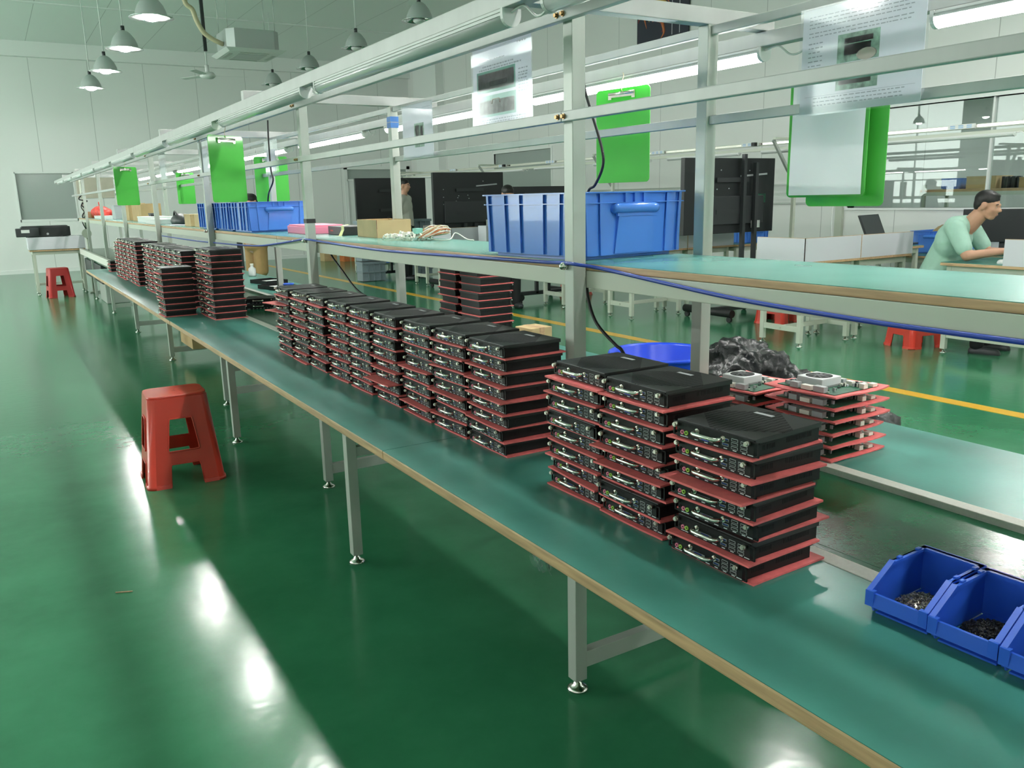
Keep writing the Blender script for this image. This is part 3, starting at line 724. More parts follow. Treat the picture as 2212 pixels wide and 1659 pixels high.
stack(1.063, 1.484, 8, 2, 'left stack of the front three', G1, .0, 1.3)
G2 = 'black mini computers in the row of nine stacks'
for i, y in enumerate((1.811, 2.033, 2.251, 2.482, 2.712, 2.951, 3.190, 3.405, 3.635)):
    stack(1.077+R_.gauss(0, .003), y+.098, 8, 2 if i < 6 else 1, 'in the %s of the nine stacks' % ('nearest' if i == 0 else 'farthest' if i == 8 else ORD[i]), G2, R_.gauss(0, .012), 1.1, ZB, {3: {2: (-.035, 0, .05)}, 8: {6: (-.03, .03, .25), 5: (-.02, .04, .15)}}.get(i, {}))
# two pads sticking out to the side
G3 = 'black mini computers in the far stacks'
stack(1.070, 5.215, 11, 1, 'tall far stack nearest the camera', G3, .02, .5)
stack(1.070, 5.425, 11, 1, 'tall far stack second from the camera', G3, .0, .5)
stack(.848, 5.56, 8, 1, 'short far stack at the bench front edge', G3, .02, .5)
ys = [5.95, 6.17, 6.40, 6.62, 6.86, 7.12, 7.36]
for i, y in enumerate(ys): stack(1.045, y, 10, 0, 'back row, stack %s behind the tall pair' % ORD[i], G3, 0, .7)
ys = [7.88, 8.12, 8.36, 8.62, 8.86, 9.10]
for i, y in enumerate(ys): stack(1.028, y, 10 if i != 5 else 9, 0, 'farthest block, %s stack from this side' % ORD[i], G3, 0, .7)
stack(1.03, 9.86, 3, 1, 'low stack of three at the bench end', G3, .0, .6)
# the pair of stacks across the belt shows its backs
G4 = 'black mini computers turned away across the belt'
stack(2.128, 3.595, 10, 1, 'right stack turned away across belt', G4, PI+.02, .9)
stack(2.128, 3.825, 10, 1, 'left stack turned away across belt', G4, PI-.02, 1.1)
# one loose unit lying on the belt
put_pc(1, (1.455, 5.60, .7312), 1.35, 'single black mini computer lying alone on the belt between stacks', 'loose computers')
put_pc(1, (1.46, 5.62, .7312+UH+.001), 1.2, 'upper black computer of the loose pair on the belt', 'loose computers')

# ------------------------------------------------------------------ circuit boards with coolers on foam pads
def make_board():
    t = thing('circuit_board', 'b', 'circuit board')
    MB().box((0,0,0),(.178,.178,.0018)).build('board_plate', M['pcb'], t)
    f = MB().box((.030,.062,.006),(.108,.140,.0265)); f2 = MB()
    ring = [(.069+.034*math.cos(2*PI*i/28), .101+.034*math.sin(2*PI*i/28)) for i in range(28)]
    o = [(.030,.062),(.108,.062),(.108,.140),(.030,.140)]
    n = 28
    vs = [(x,y,.0268) for x,y in ring]+[(x,y,.018) for x,y in ring]
    fan = MB().add(vs, [(i,(i+1)%n,(i+1)%n+n,i+n) for i in range(n)], 1, True)
    fan.add([(x,y,.0267) for x,y in ring], [tuple(range(n))], 1)
    for k in range(9):
        a = 2*PI*k/9
        fan.bar((.069+.009*math.cos(a), .101+.009*math.sin(a), .0272), (.069+.031*math.cos(a+.5), .101+.031*math.sin(a+.5), .0272), .006, .0008, 2)
    fan.cyl((.069,.101,.026),(.069,.101,.0280),.010,16,2)
    f.build('cooler', M['silverfan'], t, bevel=.002)
    fan.build('cooling_fan', [M['silverfan'], M['slot'], M['dark']], t)
    fin = MB()
    for k in range(20): fin.box((.030+.004*k,.062,.0019),(.0315+.004*k,.140,.0062))
    fin.build('heat_sink', M['silverfan'], t)
    c = MB(); r = random.Random(3)
    for k in range(46): 
        x, y = r.uniform(.005,.168), r.choice((r.uniform(.005,.05), r.uniform(.148,.168)))
        c.box((x,y,.0018),(x+r.uniform(.003,.010),y+r.uniform(.003,.008),.0018+r.uniform(.002,.010)), r.choice((0,0,1,2)))
    for k in range(6): c.box((.120,.012+.026*k,.0018),(.134,.030+.026*k,.011+.002*(k%3)), (0,1,2)[k%3])
    c.build('components', [M['dark'], M['connector'], M['badge']], t)
    for a_, b_, m_ in (((-.004,.03,.0018),(.012,.062,.016),'badge'),((-.004,.07,.0018),(.012,.10,.013),'connector'),((-.004,.11,.0018),(.012,.135,.016),'badge'),((.150,-.003,.0018),(.168,.012,.010),'connector'),((.112,-.003,.0018),(.128,.012,.014),'connector')):
        MB().box(a_, b_).build('connector', M[m_], t)

    m = MB().box((.138,.030,.0018),(.166,.150,.004),0).box((.144,.05,.004),(.160,.10,.0055),1)
    m.build('memory_module', [M['dark'], M['pcb']], t)
    MB().tube(arc_path([(.11,.14,.010),(.125,.155,.018),(.14,.160,.012)],4),.0016,6,0).tube(arc_path([(.11,.142,.010),(.13,.150,.016),(.142,.156,.010)],4),.0016,6,0).build('fan_cable', M['yellow'], t)
    index_children(t); return t
def make_wavy_pad():
    nx, ny = 14, 14; L = .222; top, bot = [], []
    for i in range(nx+1):
        for j in range(ny+1):
            u, v = i/nx, j/ny; e = max(0, abs(v-.5)-.40)*10; e2 = max(0, abs(u-.5)-.40)*10
            d = .0022*e*math.sin(7*u) + .0022*e2*math.sin(6*v+1)
            top.append((-.02+L*u, -.02+L*v, .0042+max(d, -.0036))); bot.append((-.02+L*u, -.02+L*v, .0002+max(d, -.0000)))
    n = (nx+1)*(ny+1); g = lambda i, j: i*(ny+1)+j; fs = []
    for i in range(nx):
        for j in range(ny): fs.append((g(i,j), g(i+1,j), g(i+1,j+1), g(i,j+1))); fs.append((n+g(i,j), n+g(i,j+1), n+g(i+1,j+1), n+g(i+1,j)))
    for i in range(nx): fs += [(g(i,0), n+g(i,0), n+g(i+1,0), g(i+1,0)), (g(i,ny), g(i+1,ny), n+g(i+1,ny), n+g(i,ny))]
    for j in range(ny): fs += [(g(0,j), g(0,j+1), n+g(0,j+1), n+g(0,j)), (g(nx,j), n+g(nx,j), n+g(nx,j+1), g(nx,j+1))]
    return MB().add(top+bot, fs).build('foam_pad', M['pad'])
BO = make_board(); WP = make_wavy_pad(); bu = [False, False]
def board_stack(x, y, n, rz, desc, bp=.0245, z0=ZB):
    z = z0+.0006
    for i in range(n):
        k = n-1-i; who = 'topmost' if k == 0 else 'bottom' if i == 0 else ORD[k]+' from top'
        o = WP.copy() if bu[1] else WP
        if bu[1]: COL.objects.link(o)
        bu[1] = True
        place(o, (x+R_.gauss(0,.004), y+R_.gauss(0,.004), z), rz+R_.gauss(0,.02), 'pink pad under the %s circuit board, %s' % (who, desc), 'foam pads between circuit boards', 'foam pad')
        z += .0046
        o = copy_tree(BO) if bu[0] else BO; bu[0] = True
        place(o, (x, y, z), rz+R_.gauss(0,.01), 'green circuit board with silver fan cooler, %s, %s' % (who, desc), 'stacked circuit boards')
        z += .0282 if k else 0
board_stack(1.738, 1.315, 6, .03, 'front board stack across the belt')
board_stack(1.715, 1.555, 5, .04, 'board stack behind the front one')
board_stack(1.80, 5.70, 3, .5, 'small stack by the second post')
# ------------------------------------------------------------------ blue picking bins with screws
def picking_bin():
    t = thing('picking_bin', 'b', 'bin')          # mouth towards -x, origin under the back wall
    W_, D_, H_, th = .102, .145, .076, .003; y0, y1 = -W_/2, W_/2
    m = MB()
    m.box((-D_, y0+.008, 0), (-.006, y1-.008, .003))                                  # floor
    m.box((-.006, y0, 0), (0, y1, H_)); m.box((-.012, y0-.0, H_-.006), (.003, y1, H_))  # back
    for s in (-1, 1):
        poly = [(-D_-.016, .040), (-D_+.045, H_), (-.003, H_), (-.003, .0), (-D_+.004, .0)]
        ya, yb = (y0, y0+th) if s < 0 else (y1-th, y1)
        vs = [(px, ya, pz) for px, pz in poly] + [(px, yb, pz) for px, pz in poly]
        m.add(vs, [(4,3,2,1,0), (5,6,7,8,9), (0,1,6,5), (1,2,7,6), (2,3,8,7), (3,4,9,8), (4,0,5,9)])
        yc = y0 if s < 0 else y1
        m.box((-D_+.045, yc-(.0 if s > 0 else 0)-(.008 if s > 0 else 0), H_-.005), (-.003, yc+(.008 if s < 0 else 0), H_))
        # sloping front rib along the cut
        a, b = Vector((-D_-.016, yc-s*.004, .040)), Vector((-D_+.045, yc-s*.004, H_))
        m.bar(a, b, .009, .006)
        m.box((-D_-.019, min(yc, yc-s*.014), .020), (-D_-.010, max(yc, yc-s*.014), .044))
    m.add([(-D_-.019,y0,.018),(-D_-.019,y1,.018),(-D_-.016,y1,.040),(-D_-.016,y0,.040),(-D_-.014,y0,.018),(-D_-.014,y1,.018),(-D_-.011,y1,.040),(-D_-.011,y0,.040)], [(0,3,2,1),(4,5,6,7),(3,7,6,2),(0,1,5,4),(0,4,7,3),(1,2,6,5)])
    m.add([(-D_-.017,y0+.004,.018),(-D_-.017,y1-.004,.018),(-D_+.012,y1-.006,.001),(-D_+.012,y0+.006,.001),(-D_-.015,y0+.004,.023),(-D_-.015,y1-.004,.023),(-D_+.012,y1-.006,.004),(-D_+.012,y0+.006,.004)], [(0,1,2,3),(7,6,5,4),(0,4,5,1),(2,6,7,3),(1,5,6,2),(0,3,7,4)])
    m.build('bin_shell', M['bindark'], t)
    k = MB()
    for s in (-1, 1):
        for px in (-.085, -.030): k.box((px, s*(W_/2-.004)-.003, H_), (px+.010, s*(W_/2-.004)+.003, H_+.0035))
    k.build('stacking_lug', M['bindark'], t)
    index_children(t); return t
pb = picking_bin()
blab = ['blue picking bin with silver screws, leftmost of the row at the bench', 'blue picking bin with black screws, in the middle of the row', 'blue picking bin cut by the right picture edge']
for i in range(3):
    o = pb if i == 0 else copy_tree(pb)
    place(o, (1.284, .722-.106*i, ZB+.0012), .05, blab[i], 'blue picking bins', 'bin')
def screw_heap(cx, cy, m, label, seed):
    r = random.Random(seed); b = MB()
    for k in range(420):
        a, q = r.uniform(0, 2*PI), math.sqrt(r.random())
        x, y = cx+q*.040*math.cos(a)*1.15, cy+q*.040*math.sin(a)
        z = ZB+.0075 + .020*(1-q*q)*r.uniform(.55, 1)
        u = Vector((r.gauss(0,1), r.gauss(0,1), r.gauss(0,.5))).normalized()
        p = Vector((x, y, z)); b.cone(p-u*.0028, p+u*.0022, .0011, .0011, 5, 0); b.cone(p+u*.0022, p+u*.0036, .0022, .0022, 6, 0)
    b.lathe([(.043,.0042),(.034,.012),(.018,.020),(0,.023)], (cx, cy, ZB), 18, 0)
    tag(b.build('screw_heap', m), label, 'screws', None, 'stuff')
screw_heap(1.205, .720, M['metalpart'], 'heap of small silver screws in the left picking bin', 1)
screw_heap(1.205, .612, M['blackpart'], 'heap of small black screws in the middle picking bin', 2)
screw_heap(1.205, .507, M['blackpart'], 'heap of dark screws in the bin at the picture edge', 3)

# ------------------------------------------------------------------ big blue crates on the shelf
def crate(L, Wd, Hh):
    """L along y, Wd along x; ribbed walls, collar, shell grip"""
    t = thing('plastic_crate', 'c', 'crate'); th = .003; tp = .955
    m = MB()
    def wall(a, b, c, d): pass
    bx, by, fx, fy = Wd/2*tp, L/2*tp, Wd/2, L/2
    def shell(o):
        return [(-(bx-o),-(by-o),.010+o),((bx-o),-(by-o),.010+o),((bx-o),(by-o),.010+o),(-(bx-o),(by-o),.010+o),(-(fx-o-.008),-(fy-o-.008),Hh),((fx-o-.008),-(fy-o-.008),Hh),((fx-o-.008),(fy-o-.008),Hh),(-(fx-o-.008),(fy-o-.008),Hh)]
    vo, vi = shell(0), shell(th)
    m.add(vo+vi, [(0,1,5,4),(1,2,6,5),(2,3,7,6),(3,0,4,7),(3,2,1,0),(8,12,13,9),(9,13,14,10),(10,14,15,11),(11,15,12,8),(8,9,10,11),(4,5,13,12),(5,6,14,13),(6,7,15,14),(7,4,12,15)])
    m.box((-bx+.02,-by+.02,0),(bx-.02,by-.02,.012))
    r = MB(); zc = Hh-.030
    def ring(z0, z1, out):
        x_, y_ = fx+out, fy+out
        for a, b in (((-x_,-y_,z0),(x_,-fy+.010,z1)),((-x_,fy-.010,z0),(x_,y_,z1)),((-x_,-fy+.010,z0),(-fx+.010,fy-.010,z1)),((fx-.010,-fy+.010,z0),(x_,fy-.010,z1))): r.box(a, b)
    ring(Hh-.004, Hh, .002); ring(zc-.0015, zc+.0015, -.001)
    r.build('rim', M['bin'], t, bevel=.0008)
    q = m
    def rib(axis, pos, s, wdt=.010):
        lo, hi = (.012, Hh-.004)
        if axis == 'y':
            q.add([(s*(bx+d),pos*k+e,z) for z, k, b_ in ((lo,tp,bx),(hi,1,fx)) for d, e in (((-.001+(b_-bx)),-wdt/2),((.007+(b_-bx)-(.008 if z==hi else 0)),-wdt/2),((.007+(b_-bx)-(.008 if z==hi else 0)),wdt/2),((-.001+(b_-bx)-(.008 if z==hi else 0)),wdt/2))],
                  [(0,1,2,3),(4,7,6,5),(0,4,5,1),(1,5,6,2),(2,6,7,3),(3,7,4,0)])
        else:
            q.add([(pos*k+e,s*(by+d),z) for z, k, b_ in ((lo,tp,by),(hi,1,fy)) for d, e in (((-.001+(b_-by)),-wdt/2),((.007+(b_-by)-(.008 if z==hi else 0)),-wdt/2),((.007+(b_-by)-(.008 if z==hi else 0)),wdt/2),((-.001+(b_-by)-(.008 if z==hi else 0)),wdt/2))],
                  [(0,1,2,3),(4,7,6,5),(0,4,5,1),(1,5,6,2),(2,6,7,3),(3,7,4,0)])
    for s in (-1, 1):
        for pos in (-.46*L, -.28*L, -.0*L, .28*L, .46*L)[0:5]:
            if pos == 0: continue
            rib('y', pos, s)
        for pos in (-.12*L, .12*L): rib('y', pos, s)
        for pos in (-.46*Wd, -.33*Wd, .33*Wd, .46*Wd): rib('x', pos, s)
        for pos in (-.09*Wd, 0, .09*Wd): q.box((pos-.005, s*(fy-.004)-.004, zc), (pos+.005, s*(fy-.004)+.004, Hh-.003))
    m.build('crate_shell', M['bin'], t)
    for s in (-1, 1):
        g = MB(); yo = s*(fy*.985)
        g.tube(arc_path([(-.19*Wd, yo-s*.004, Hh-.047),(-.175*Wd, yo+s*.006, Hh-.045),(0, yo+s*.007, Hh-.044),(.175*Wd, yo+s*.006, Hh-.045),(.19*Wd, yo-s*.004, Hh-.047)],4), .0135, 10)
        g.box((-.185*Wd, min(yo, yo+s*.007), Hh-.066), (.185*Wd, max(yo, yo+s*.007), Hh-.048))
        n0 = (by+.004)*s
        g.add([(-.165*Wd,yo+s*.004,Hh-.066),(.165*Wd,yo+s*.004,Hh-.066),(.19*Wd,n0,.014),(-.19*Wd,n0,.014),(-.165*Wd,yo-s*.01,Hh-.066),(.165*Wd,yo-s*.01,Hh-.066),(.19*Wd,n0-s*.01,.014),(-.19*Wd,n0-s*.01,.014)], [(0,1,2,3),(4,7,6,5),(0,4,5,1),(1,5,6,2),(2,6,7,3),(3,7,4,0)])
        g.build('grip', M['bin'], t)
    index_children(t); return t
cr = crate(.455, .400, .182)
place(cr, (1.523, 2.083, ZS+.0005), .10, 'big glossy blue ribbed crate on the shelf behind the nearest post', None)
for i, y in enumerate((5.42, 5.90, 6.38)):
    place(copy_tree(cr), (1.520, y, ZS+.0005), .0, ['glossy blue crate nearest in the row beside the black tape', 'glossy blue crate in the middle of the far row', 'glossy blue crate at the far end of the row'][i], 'blue crates in a row on the shelf')

# ------------------------------------------------------------------ cartons and small goods on the shelf
def open_carton(w, d, h, m, flaps=()):
    b = MB(); t = .004
    b.box((0,0,0),(w,d,t)).box((0,0,t),(t,d,h)).box((w-t,0,t),(w,d,h)).box((t,0,t),(w-t,t,h)).box((t,d-t,t),(w-t,d,h))
    return b
tc = thing('carton', 'flat open tan carton beside the heap of white connectors', 'carton', (1.545, 3.735, ZS+.0005), -.08)
open_carton(.17, .315, .083, None).build('carton_body', M['carton2'], tc)
MB().box((.010,.14,.060),(.160,.30,.066)).build('carton_flap', M['carton2'], tc)
MB().bar((.0,.0,.083),(.0,-.0+.002,.0),.002,.002).build('corner_tape', M['brown'], tc)
pk = thing('foam_tray', 'bright pink foam tray on the shelf behind the second post', 'tray', (1.47, 4.56, ZS+.0005), -.06)
MB().box((0,0,0),(.22,.42,.040)).build('tray_body', M['pinkjack'], pk, bevel=.003)
MB().box((.008,.008,.040),(.212,.412,.048)).build('tray_lid', M['pinkjack'], pk, bevel=.002)
dv = thing('recorder_box', 'flat black box with red lettering between pink tray and tan carton', 'box', (1.545, 4.19, ZS+.0005), -.05)
MB().box((0,0,0),(.18,.26,.045)).build('housing', M['dark'], dv, bevel=.003)
mk = MB()
for k in range(4): mk.box((-.0006,.17+.012*k,.018),(0,.178+.012*k,.026))
mk.build('red_mark', M['redbag'], dv)
y_ = thing('tape_strip', 'strip of pale yellow tape hanging off the black box', 'tape', (1.50, 4.17, ZS+.0005))
MB().add([(0,0,.0),(.03,0,.0),(.045,.0,.03),(.045,.04,.03),(.03,.045,0),(0,.045,0),(.045,.0,.05),(.1,.06,.055),(.1,.09,.055),(.045,.04,.05)],[(0,1,4,5),(1,2,3,4),(2,6,9,3),(6,7,8,9)]).build('strip', mat('pale_yellow_tape', (.72,.70,.34), .5), y_)
# bundles of connector leads
r = random.Random(5); b = MB(); wr = MB()
for k in range(95):
    a = r.random(); px = 1.475+.10*r.random()+.05*a; py = 3.50-.20*a+r.gauss(0,.012); pz = ZS+.008+.030*r.random()*(1-abs(a-.5))
    T = Matrix.Translation((px,py,pz)) @ Matrix.Rotation(r.uniform(0,PI),4,'Z') @ Matrix.Rotation(r.gauss(0,.5),4,'Y')
    b.box((-.009,-.004,-.003),(.009,.004,.003),0,T)
for k in range(44):
    y0 = r.uniform(3.28,3.42); x0 = r.uniform(1.56,1.60); lift = r.uniform(.01,.05)
    wr.tube(arc_path([(x0,y0,ZS+.012),(1.63,y0-.04,ZS+.012+lift),(1.68,y0-.03+r.gauss(0,.02),ZS+.02+lift*.7),(1.66,y0+.05,ZS+.012+lift*.3),(1.60,y0+.06,ZS+.01)],3), .0016, 5, r.randrange(3))
wr.tube(arc_path([(1.63,3.36,ZS+.012),(1.62,3.28,ZS+.004),(1.66,3.22,ZS+.004),(1.70,3.24,ZS+.03),(1.71,3.16,ZS+.006),(1.70,3.08,ZS+.004)],5), .0025, 6, 1)
ld = thing('connector_leads', 'heap of cream wire leads with white plugs on the shelf', 'wire leads', (1.6, 3.4, ZS))
for mb, nm, ms in ((b,'plugs',[M['connector']]),(wr,'wires',[M['wire'],M['connector'],M['orange']])):
    o = mb.build(nm, ms); o.parent = ld; o.matrix_parent_inverse = Matrix.Translation(-Vector((1.6,3.4,ZS))); o['kind'] = 'stuff'
o = MB().box((1.565,3.345,ZS+.028),(1.595,3.385,ZS+.052)).build('green_tag', M['photo_teal'], ld); o.matrix_parent_inverse = Matrix.Translation(-Vector((1.6,3.4,ZS)))

def boxy(name, label, cat, a, b, m, rz=0, bevel=.003, extra=None, group=None):
    t = thing(name, label, cat, ((a[0]+b[0])/2, (a[1]+b[1])/2, a[2]), rz, group)
    w, d, h = b[0]-a[0], b[1]-a[1], b[2]-a[2]
    MB().box((-w/2,-d/2,0),(w/2,d/2,h)).build('body', m, t, bevel=bevel)
    if extra == 'tape': MB().box((-.02,-d/2-.0008,-.0),(.02,d/2+.0008,h+.0008)).build('packing_tape', M['wood'], t)
    if extra == 'flaps':
        MB().bar((-w/2,-d/2,h),(-w/2-.06,-d/2,h+.05),d*0+.004,.004).build('flap_edge', m, t)
        MB().add([(-w/2,-d/2,h),(-w/2,d/2,h),(-w/2-.07,d/2,h+.03),(-w/2-.07,-d/2,h+.03),(-w/2,-d/2,h+.003),(-w/2,d/2,h+.003),(-w/2-.07,d/2,h+.033),(-w/2-.07,-d/2,h+.033)],[(0,3,2,1),(4,5,6,7),(0,1,5,4),(1,2,6,5),(2,3,7,6),(3,0,4,7)]).build('flap', m, t)
    if extra == 'lid': MB().box((-w/2-.003,-d/2-.003,h-.012),(w/2+.003,d/2+.003,h+.003)).build('lid', m, t, bevel=.002)
    return t
z = ZS+.0005
boxy('carton', 'small tan carton left of the far blue crate', 'carton', (1.40,6.95,z), (1.52,7.15,z+.10), M['carton2'], 0, .003, 'tape')
boxy('carton', 'second small tan carton farther along beside the first', 'carton', (1.40,7.30,z), (1.54,7.55,z+.095), M['carton2'], 0, .003, 'lid')
boxy('white_box', 'flat white box on the far shelf under the power adapter', 'box', (1.40,9.3,z), (1.62,10.2,z+.06), M['white'], 0, .004, 'lid')
boxy('white_box', 'thin white box lying at the shelf front beside the flat one', 'box', (1.335,8.55,z), (1.50,9.2,z+.045), M['white'], 0, .004, 'lid')
boxy('power_adapter', 'black power adapter lying on the flat white box', 'adapter', (1.45,9.6,z+.065), (1.52,9.75,z+.095), M['dark'], 0, .006, 'lid')
boxy('carton', 'brown carton with raised flaps on the far shelf', 'carton', (1.50,10.6,z), (1.72,11.3,z+.20), M['carton'], 0, .003, 'flaps')
boxy('carton', 'narrow brown carton behind the far green clipboard', 'carton', (1.50,11.6,z), (1.70,11.95,z+.21), M['carton'], 0, .003, 'tape')
boxy('display_stand', 'grey and black device standing at the far end of the shelf', 'device', (1.50,13.0,z), (1.60,13.3,z+.19), M['badge'], 0, .006, 'lid')
boxy('plank', 'dark brown board leaning upright on the far shelf', 'board', (1.58,12.55,z), (1.62,12.70,z+.33), M['brown'], 0, .002, 'lid')
boxy('white_box', 'small white box before the red bag on the shelf', 'box', (1.40,13.8,z), (1.60,14.7,z+.04), M['white'], 0, .004, 'lid')
rbg = thing('red_bag', 'crumpled red bag near the end of the upper shelf', 'bag', (1.56, 15.2, z))
q = MB(); rr = random.Random(2)
for dy, rad in ((-.62,.10),(-.35,.11),(-.05,.12),(.22,.12),(.52,.11),(.80,.09)): q.ball((0,dy,rad*.8), rad, 14, 0, (1,1.5,.8*1.0))
o = q.build('bag_body', M['redbag'], rbg); md = o.modifiers.new('r','REMESH'); md.mode='VOXEL'; md.voxel_size=.02
MB().tube(arc_path([(0,-.2,.17),(-.02,-.1,.24),(-.02,.05,.24),(0,.15,.18)],4),.010,8).build('bag_handle', M['redbag'], rbg)
boxy('carton', 'small orange-brown box behind the red bag', 'carton', (1.38,15.9,z), (1.52,16.3,z+.10), M['orange'], 0, .003, 'tape')
bh = thing('black_pouch', 'low black pouch on the shelf behind the far posts', 'pouch', (1.52, 8.3, z))
o = MB().ball((0,0,.03), .10, 16, 0, (1.0,1.9,.7)).build('pouch_body', M['dark'], bh)
MB().tube(arc_path([(-.05,-.12,.06),(-.06,0,.12),(-.05,.12,.06)],4),.008,8).build('pouch_strap', M['rubber'], bh)
sheets = thing('paper_stack', 'loose stack of papers lying on the shelf beside the black pouch', 'papers', (1.40, 7.95, z))
for k in range(5): MB().box((-.05,-.12,.0012*k),(.06,.12,.0012*k+.001)).build('sheet', M['paper'], sheets, (0,0,0), .1*k-.2)

# ------------------------------------------------------------------ clipboards and instruction sheets
def clipboard(w, h, with_paper):
    """board in the y-z plane, face towards -x, origin at the middle of the top edge"""
    t = thing('clipboard', 'c', 'clipboard'); n = 6; r_ = .014
    poly = []
    for cx, cy, a0 in ((w/2-r_,-r_,0),(-(w/2-r_),-r_,PI/2),(-(w/2-r_),-h+r_,PI),(w/2-r_,-h+r_,1.5*PI)):
        for k in range(n+1): a = a0+PI/2*k/n; poly.append((cx+r_*math.cos(a), cy+r_*math.sin(a)))
    T = Matrix(((0,0,1,0),(1,0,0,0),(0,1,0,0),(0,0,0,1)))
    MB().prism(poly, -.0013, .0013, 0, T).build('board', M['clip'], t, bevel=.0006)
    c = MB().box((-.010,-.055,-.030),(-.0013,.055,-.020)).cyl((-.007,-.055,-.018),(-.007,.055,-.018),.006,10).box((-.008,-.058,-.036),(-.0015,-.044,-.012)).box((-.008,.044,-.036),(-.0015,.058,-.012))
    c.build('clip', M['chrome'], t)
    MB().tube(arc_path([(-.004,0,-.012),(-.004,.006,.010),(-.003,0,.026),(-.002,-.005,.04),(0,0,.05)],4),.0014,6).build('hook', M['wire'], t)
    if with_paper:
        m = MB(); ny, nz = 10, 14; vs = []
        for j in range(nz+1):
            for i in range(ny+1):
                y, zz = -.108+.216*i/ny, -.022-.29*j/nz
                vs.append((-.0022-.0025*abs(math.sin(3.1*j/nz+i*.25))*(j/nz), y, zz))
        m.add(vs, [(j*(ny+1)+i, j*(ny+1)+i+1, (j+1)*(ny+1)+i+1, (j+1)*(ny+1)+i) for j in range(nz) for i in range(ny)], 0, True)
        m.build('paper', M['sheetwhite'], t)
    index_children(t); return t
def face_dir(dx, dy):         # turn so that the board runs along (dx,dy) with its face to the camera side
    return math.atan2(dy, dx) - PI/2
cb = clipboard(.235, .318, False); cbp = clipboard(.235, .318, True)
GC = 'green acrylic clipboards'
place(cb, (1.925, 2.39, 1.776), face_dir(-.22, .975), 'green clipboard with chrome clip hung from the lit rear tube', GC)
place(cbp, (1.93, 1.535, 1.715), face_dir(-.10, .99), 'green clipboard holding a blank white sheet at the right', GC)
place(copy_tree(cb), (1.965, 1.50, 1.690), face_dir(-.05, .99), 'green clipboard mostly hidden behind the one with white paper', GC)
place(copy_tree(cb), (1.037, 4.36, 1.742), face_dir(-.83, -.54), 'brightest green clipboard hung in front beside the row of blue crates', GC)
place(copy_tree(cb), (1.037, 7.95, 1.742), face_dir(-.83, -.54), 'green clipboard hung farthest along the near overhead rail', GC)
place(copy_tree(cb), (1.80, 6.28, 1.745), face_dir(-.96, .2), 'green clipboard half hidden behind the thin rear post above crates', GC)
place(copy_tree(cb), (1.80, 9.45, 1.745), face_dir(-.80, -.5), 'small green clipboard on the rear side with black cord across it', GC)

def sheet(kind):
    """sheet in the y-z plane facing -x, origin at middle of top edge, in a clear sleeve"""
    t = thing('instruction_sheet', 's', 'paper sheet'); w, h = .318, .235
    MB().box((-.0004,-w/2,-h),(.0004,w/2,0)).build('page', M['paper'], t)
    MB().box((-.0016,-w/2-.008,-h-.004),(-.0013,w/2+.008,.004)).build('clear_sleeve', M['sleeve'], t)
    p = MB(); X = -.0009; rr = random.Random(kind)
    def q(y0, y1, z0, z1, mi): p.add([(X,y0,z0),(X,y1,z0),(X,y1,z1),(X,y0,z1)], [(0,1,2,3)], mi)
    def words(y0, y1, z0, n, hgt=.0035):
        y = y0
        while y > y1 + .006:
            l = rr.uniform(.004,.014); q(max(y-l, y1), y, z0-hgt, z0, 0); y -= l+rr.uniform(.002,.005)
    if kind == 1:
        words(-.09,-.135,-.022,1); words(.12,-.03,-.048,1,.003); words(.10,-.07,-.064,1); words(.12,-.11,-.072,1)
        q(.135,-.08,-.078,-.138,1); q(.128,-.072,-.085,-.130,2); q(.062,-.035,-.108,-.122,5); q(.057,-.03,-.111,-.119,2)
        q(.135,-.08,-.146,-.205,1); q(.125,-.072,-.160,-.198,3)
        for z in (-.092,-.102,-.109,-.117,-.125,-.133,-.141,-.149): words(-.095,-.145,z,1,.0032)
        for z in (-.212,-.219,-.226): words(.13,-.13,z,1,.003)
        # the pictured handle
        p.tube([(X-.0004,.05,-.17),(X-.0004,.045,-.158),(X-.0004,.01,-.158),(X-.0004,.005,-.17)], .0012, 5, 4)
    elif kind == 2:
        q(.03,-.07,-.085,-.19,3); q(.02,-.02,-.095,-.18,0); q(-.03,-.06,-.10,-.18,2)
        for z in (-.02,-.03): words(-.06,-.14,z,1,.002)
    else:
        for z in (-.016,-.024,-.032,-.040,-.052,-.060): words(.14,-.13,z,1,.0022)
        q(.058,-.052,-.068,-.130,3); q(.04,-.035,-.078,-.09,2); q(.040,-.03,-.092,-.115,1)
        p.ball((X-.0002,-.02,-.118), .022, 12, 4, (.02,1.2,.6))
        q(.058,-.052,-.140,-.190,3); q(.05,-.035,-.142,-.178,4)
        for z in (-.075,-.085,-.095,-.105,-.115,-.125): words(.14,.10,z,1,.0025)
        for z in (-.20,-.208,-.216): words(.12,-.12,z,1,.0022)
        q(.145,-.145,-.196,-.1966,0)
    p.build('print', [M['paperink'], M['photo_teal'], M['photo_grey'], M['photo_green'], M['pp'], M['picgrey']], t)
    index_children(t); return t
place(sheet(1), (1.2815, 2.135, 1.850), 0, 'printed sheet with two device pictures beside the nearest post')
place(sheet(2), (1.722, 3.62, 1.840), 0, 'pale printed sheet with a small grey picture on the rear rails')
place(sheet(3), (1.722, 1.296, 1.830), 0, 'large printed sheet at the right showing a green circuit picture')
def sleeve(label, loc):
    t = thing('plastic_sleeve', label, 'plastic sleeve', loc)
    MB().box((-.0006,-.16,-.23),(-.0003,.16,0)).build('clear_front', M['sleeve'], t)
    MB().box((.0003,-.16,-.23),(.0006,.16,0)).build('clear_back', M['sleeve'], t)
    MB().box((-.0002,-.10,-.21),(.0002,.11,-.06)).build('insert', M['paper'], t)
sleeve('empty clear sleeve hanging left of the bright green clipboard', (1.2815, 6.02, 1.838))
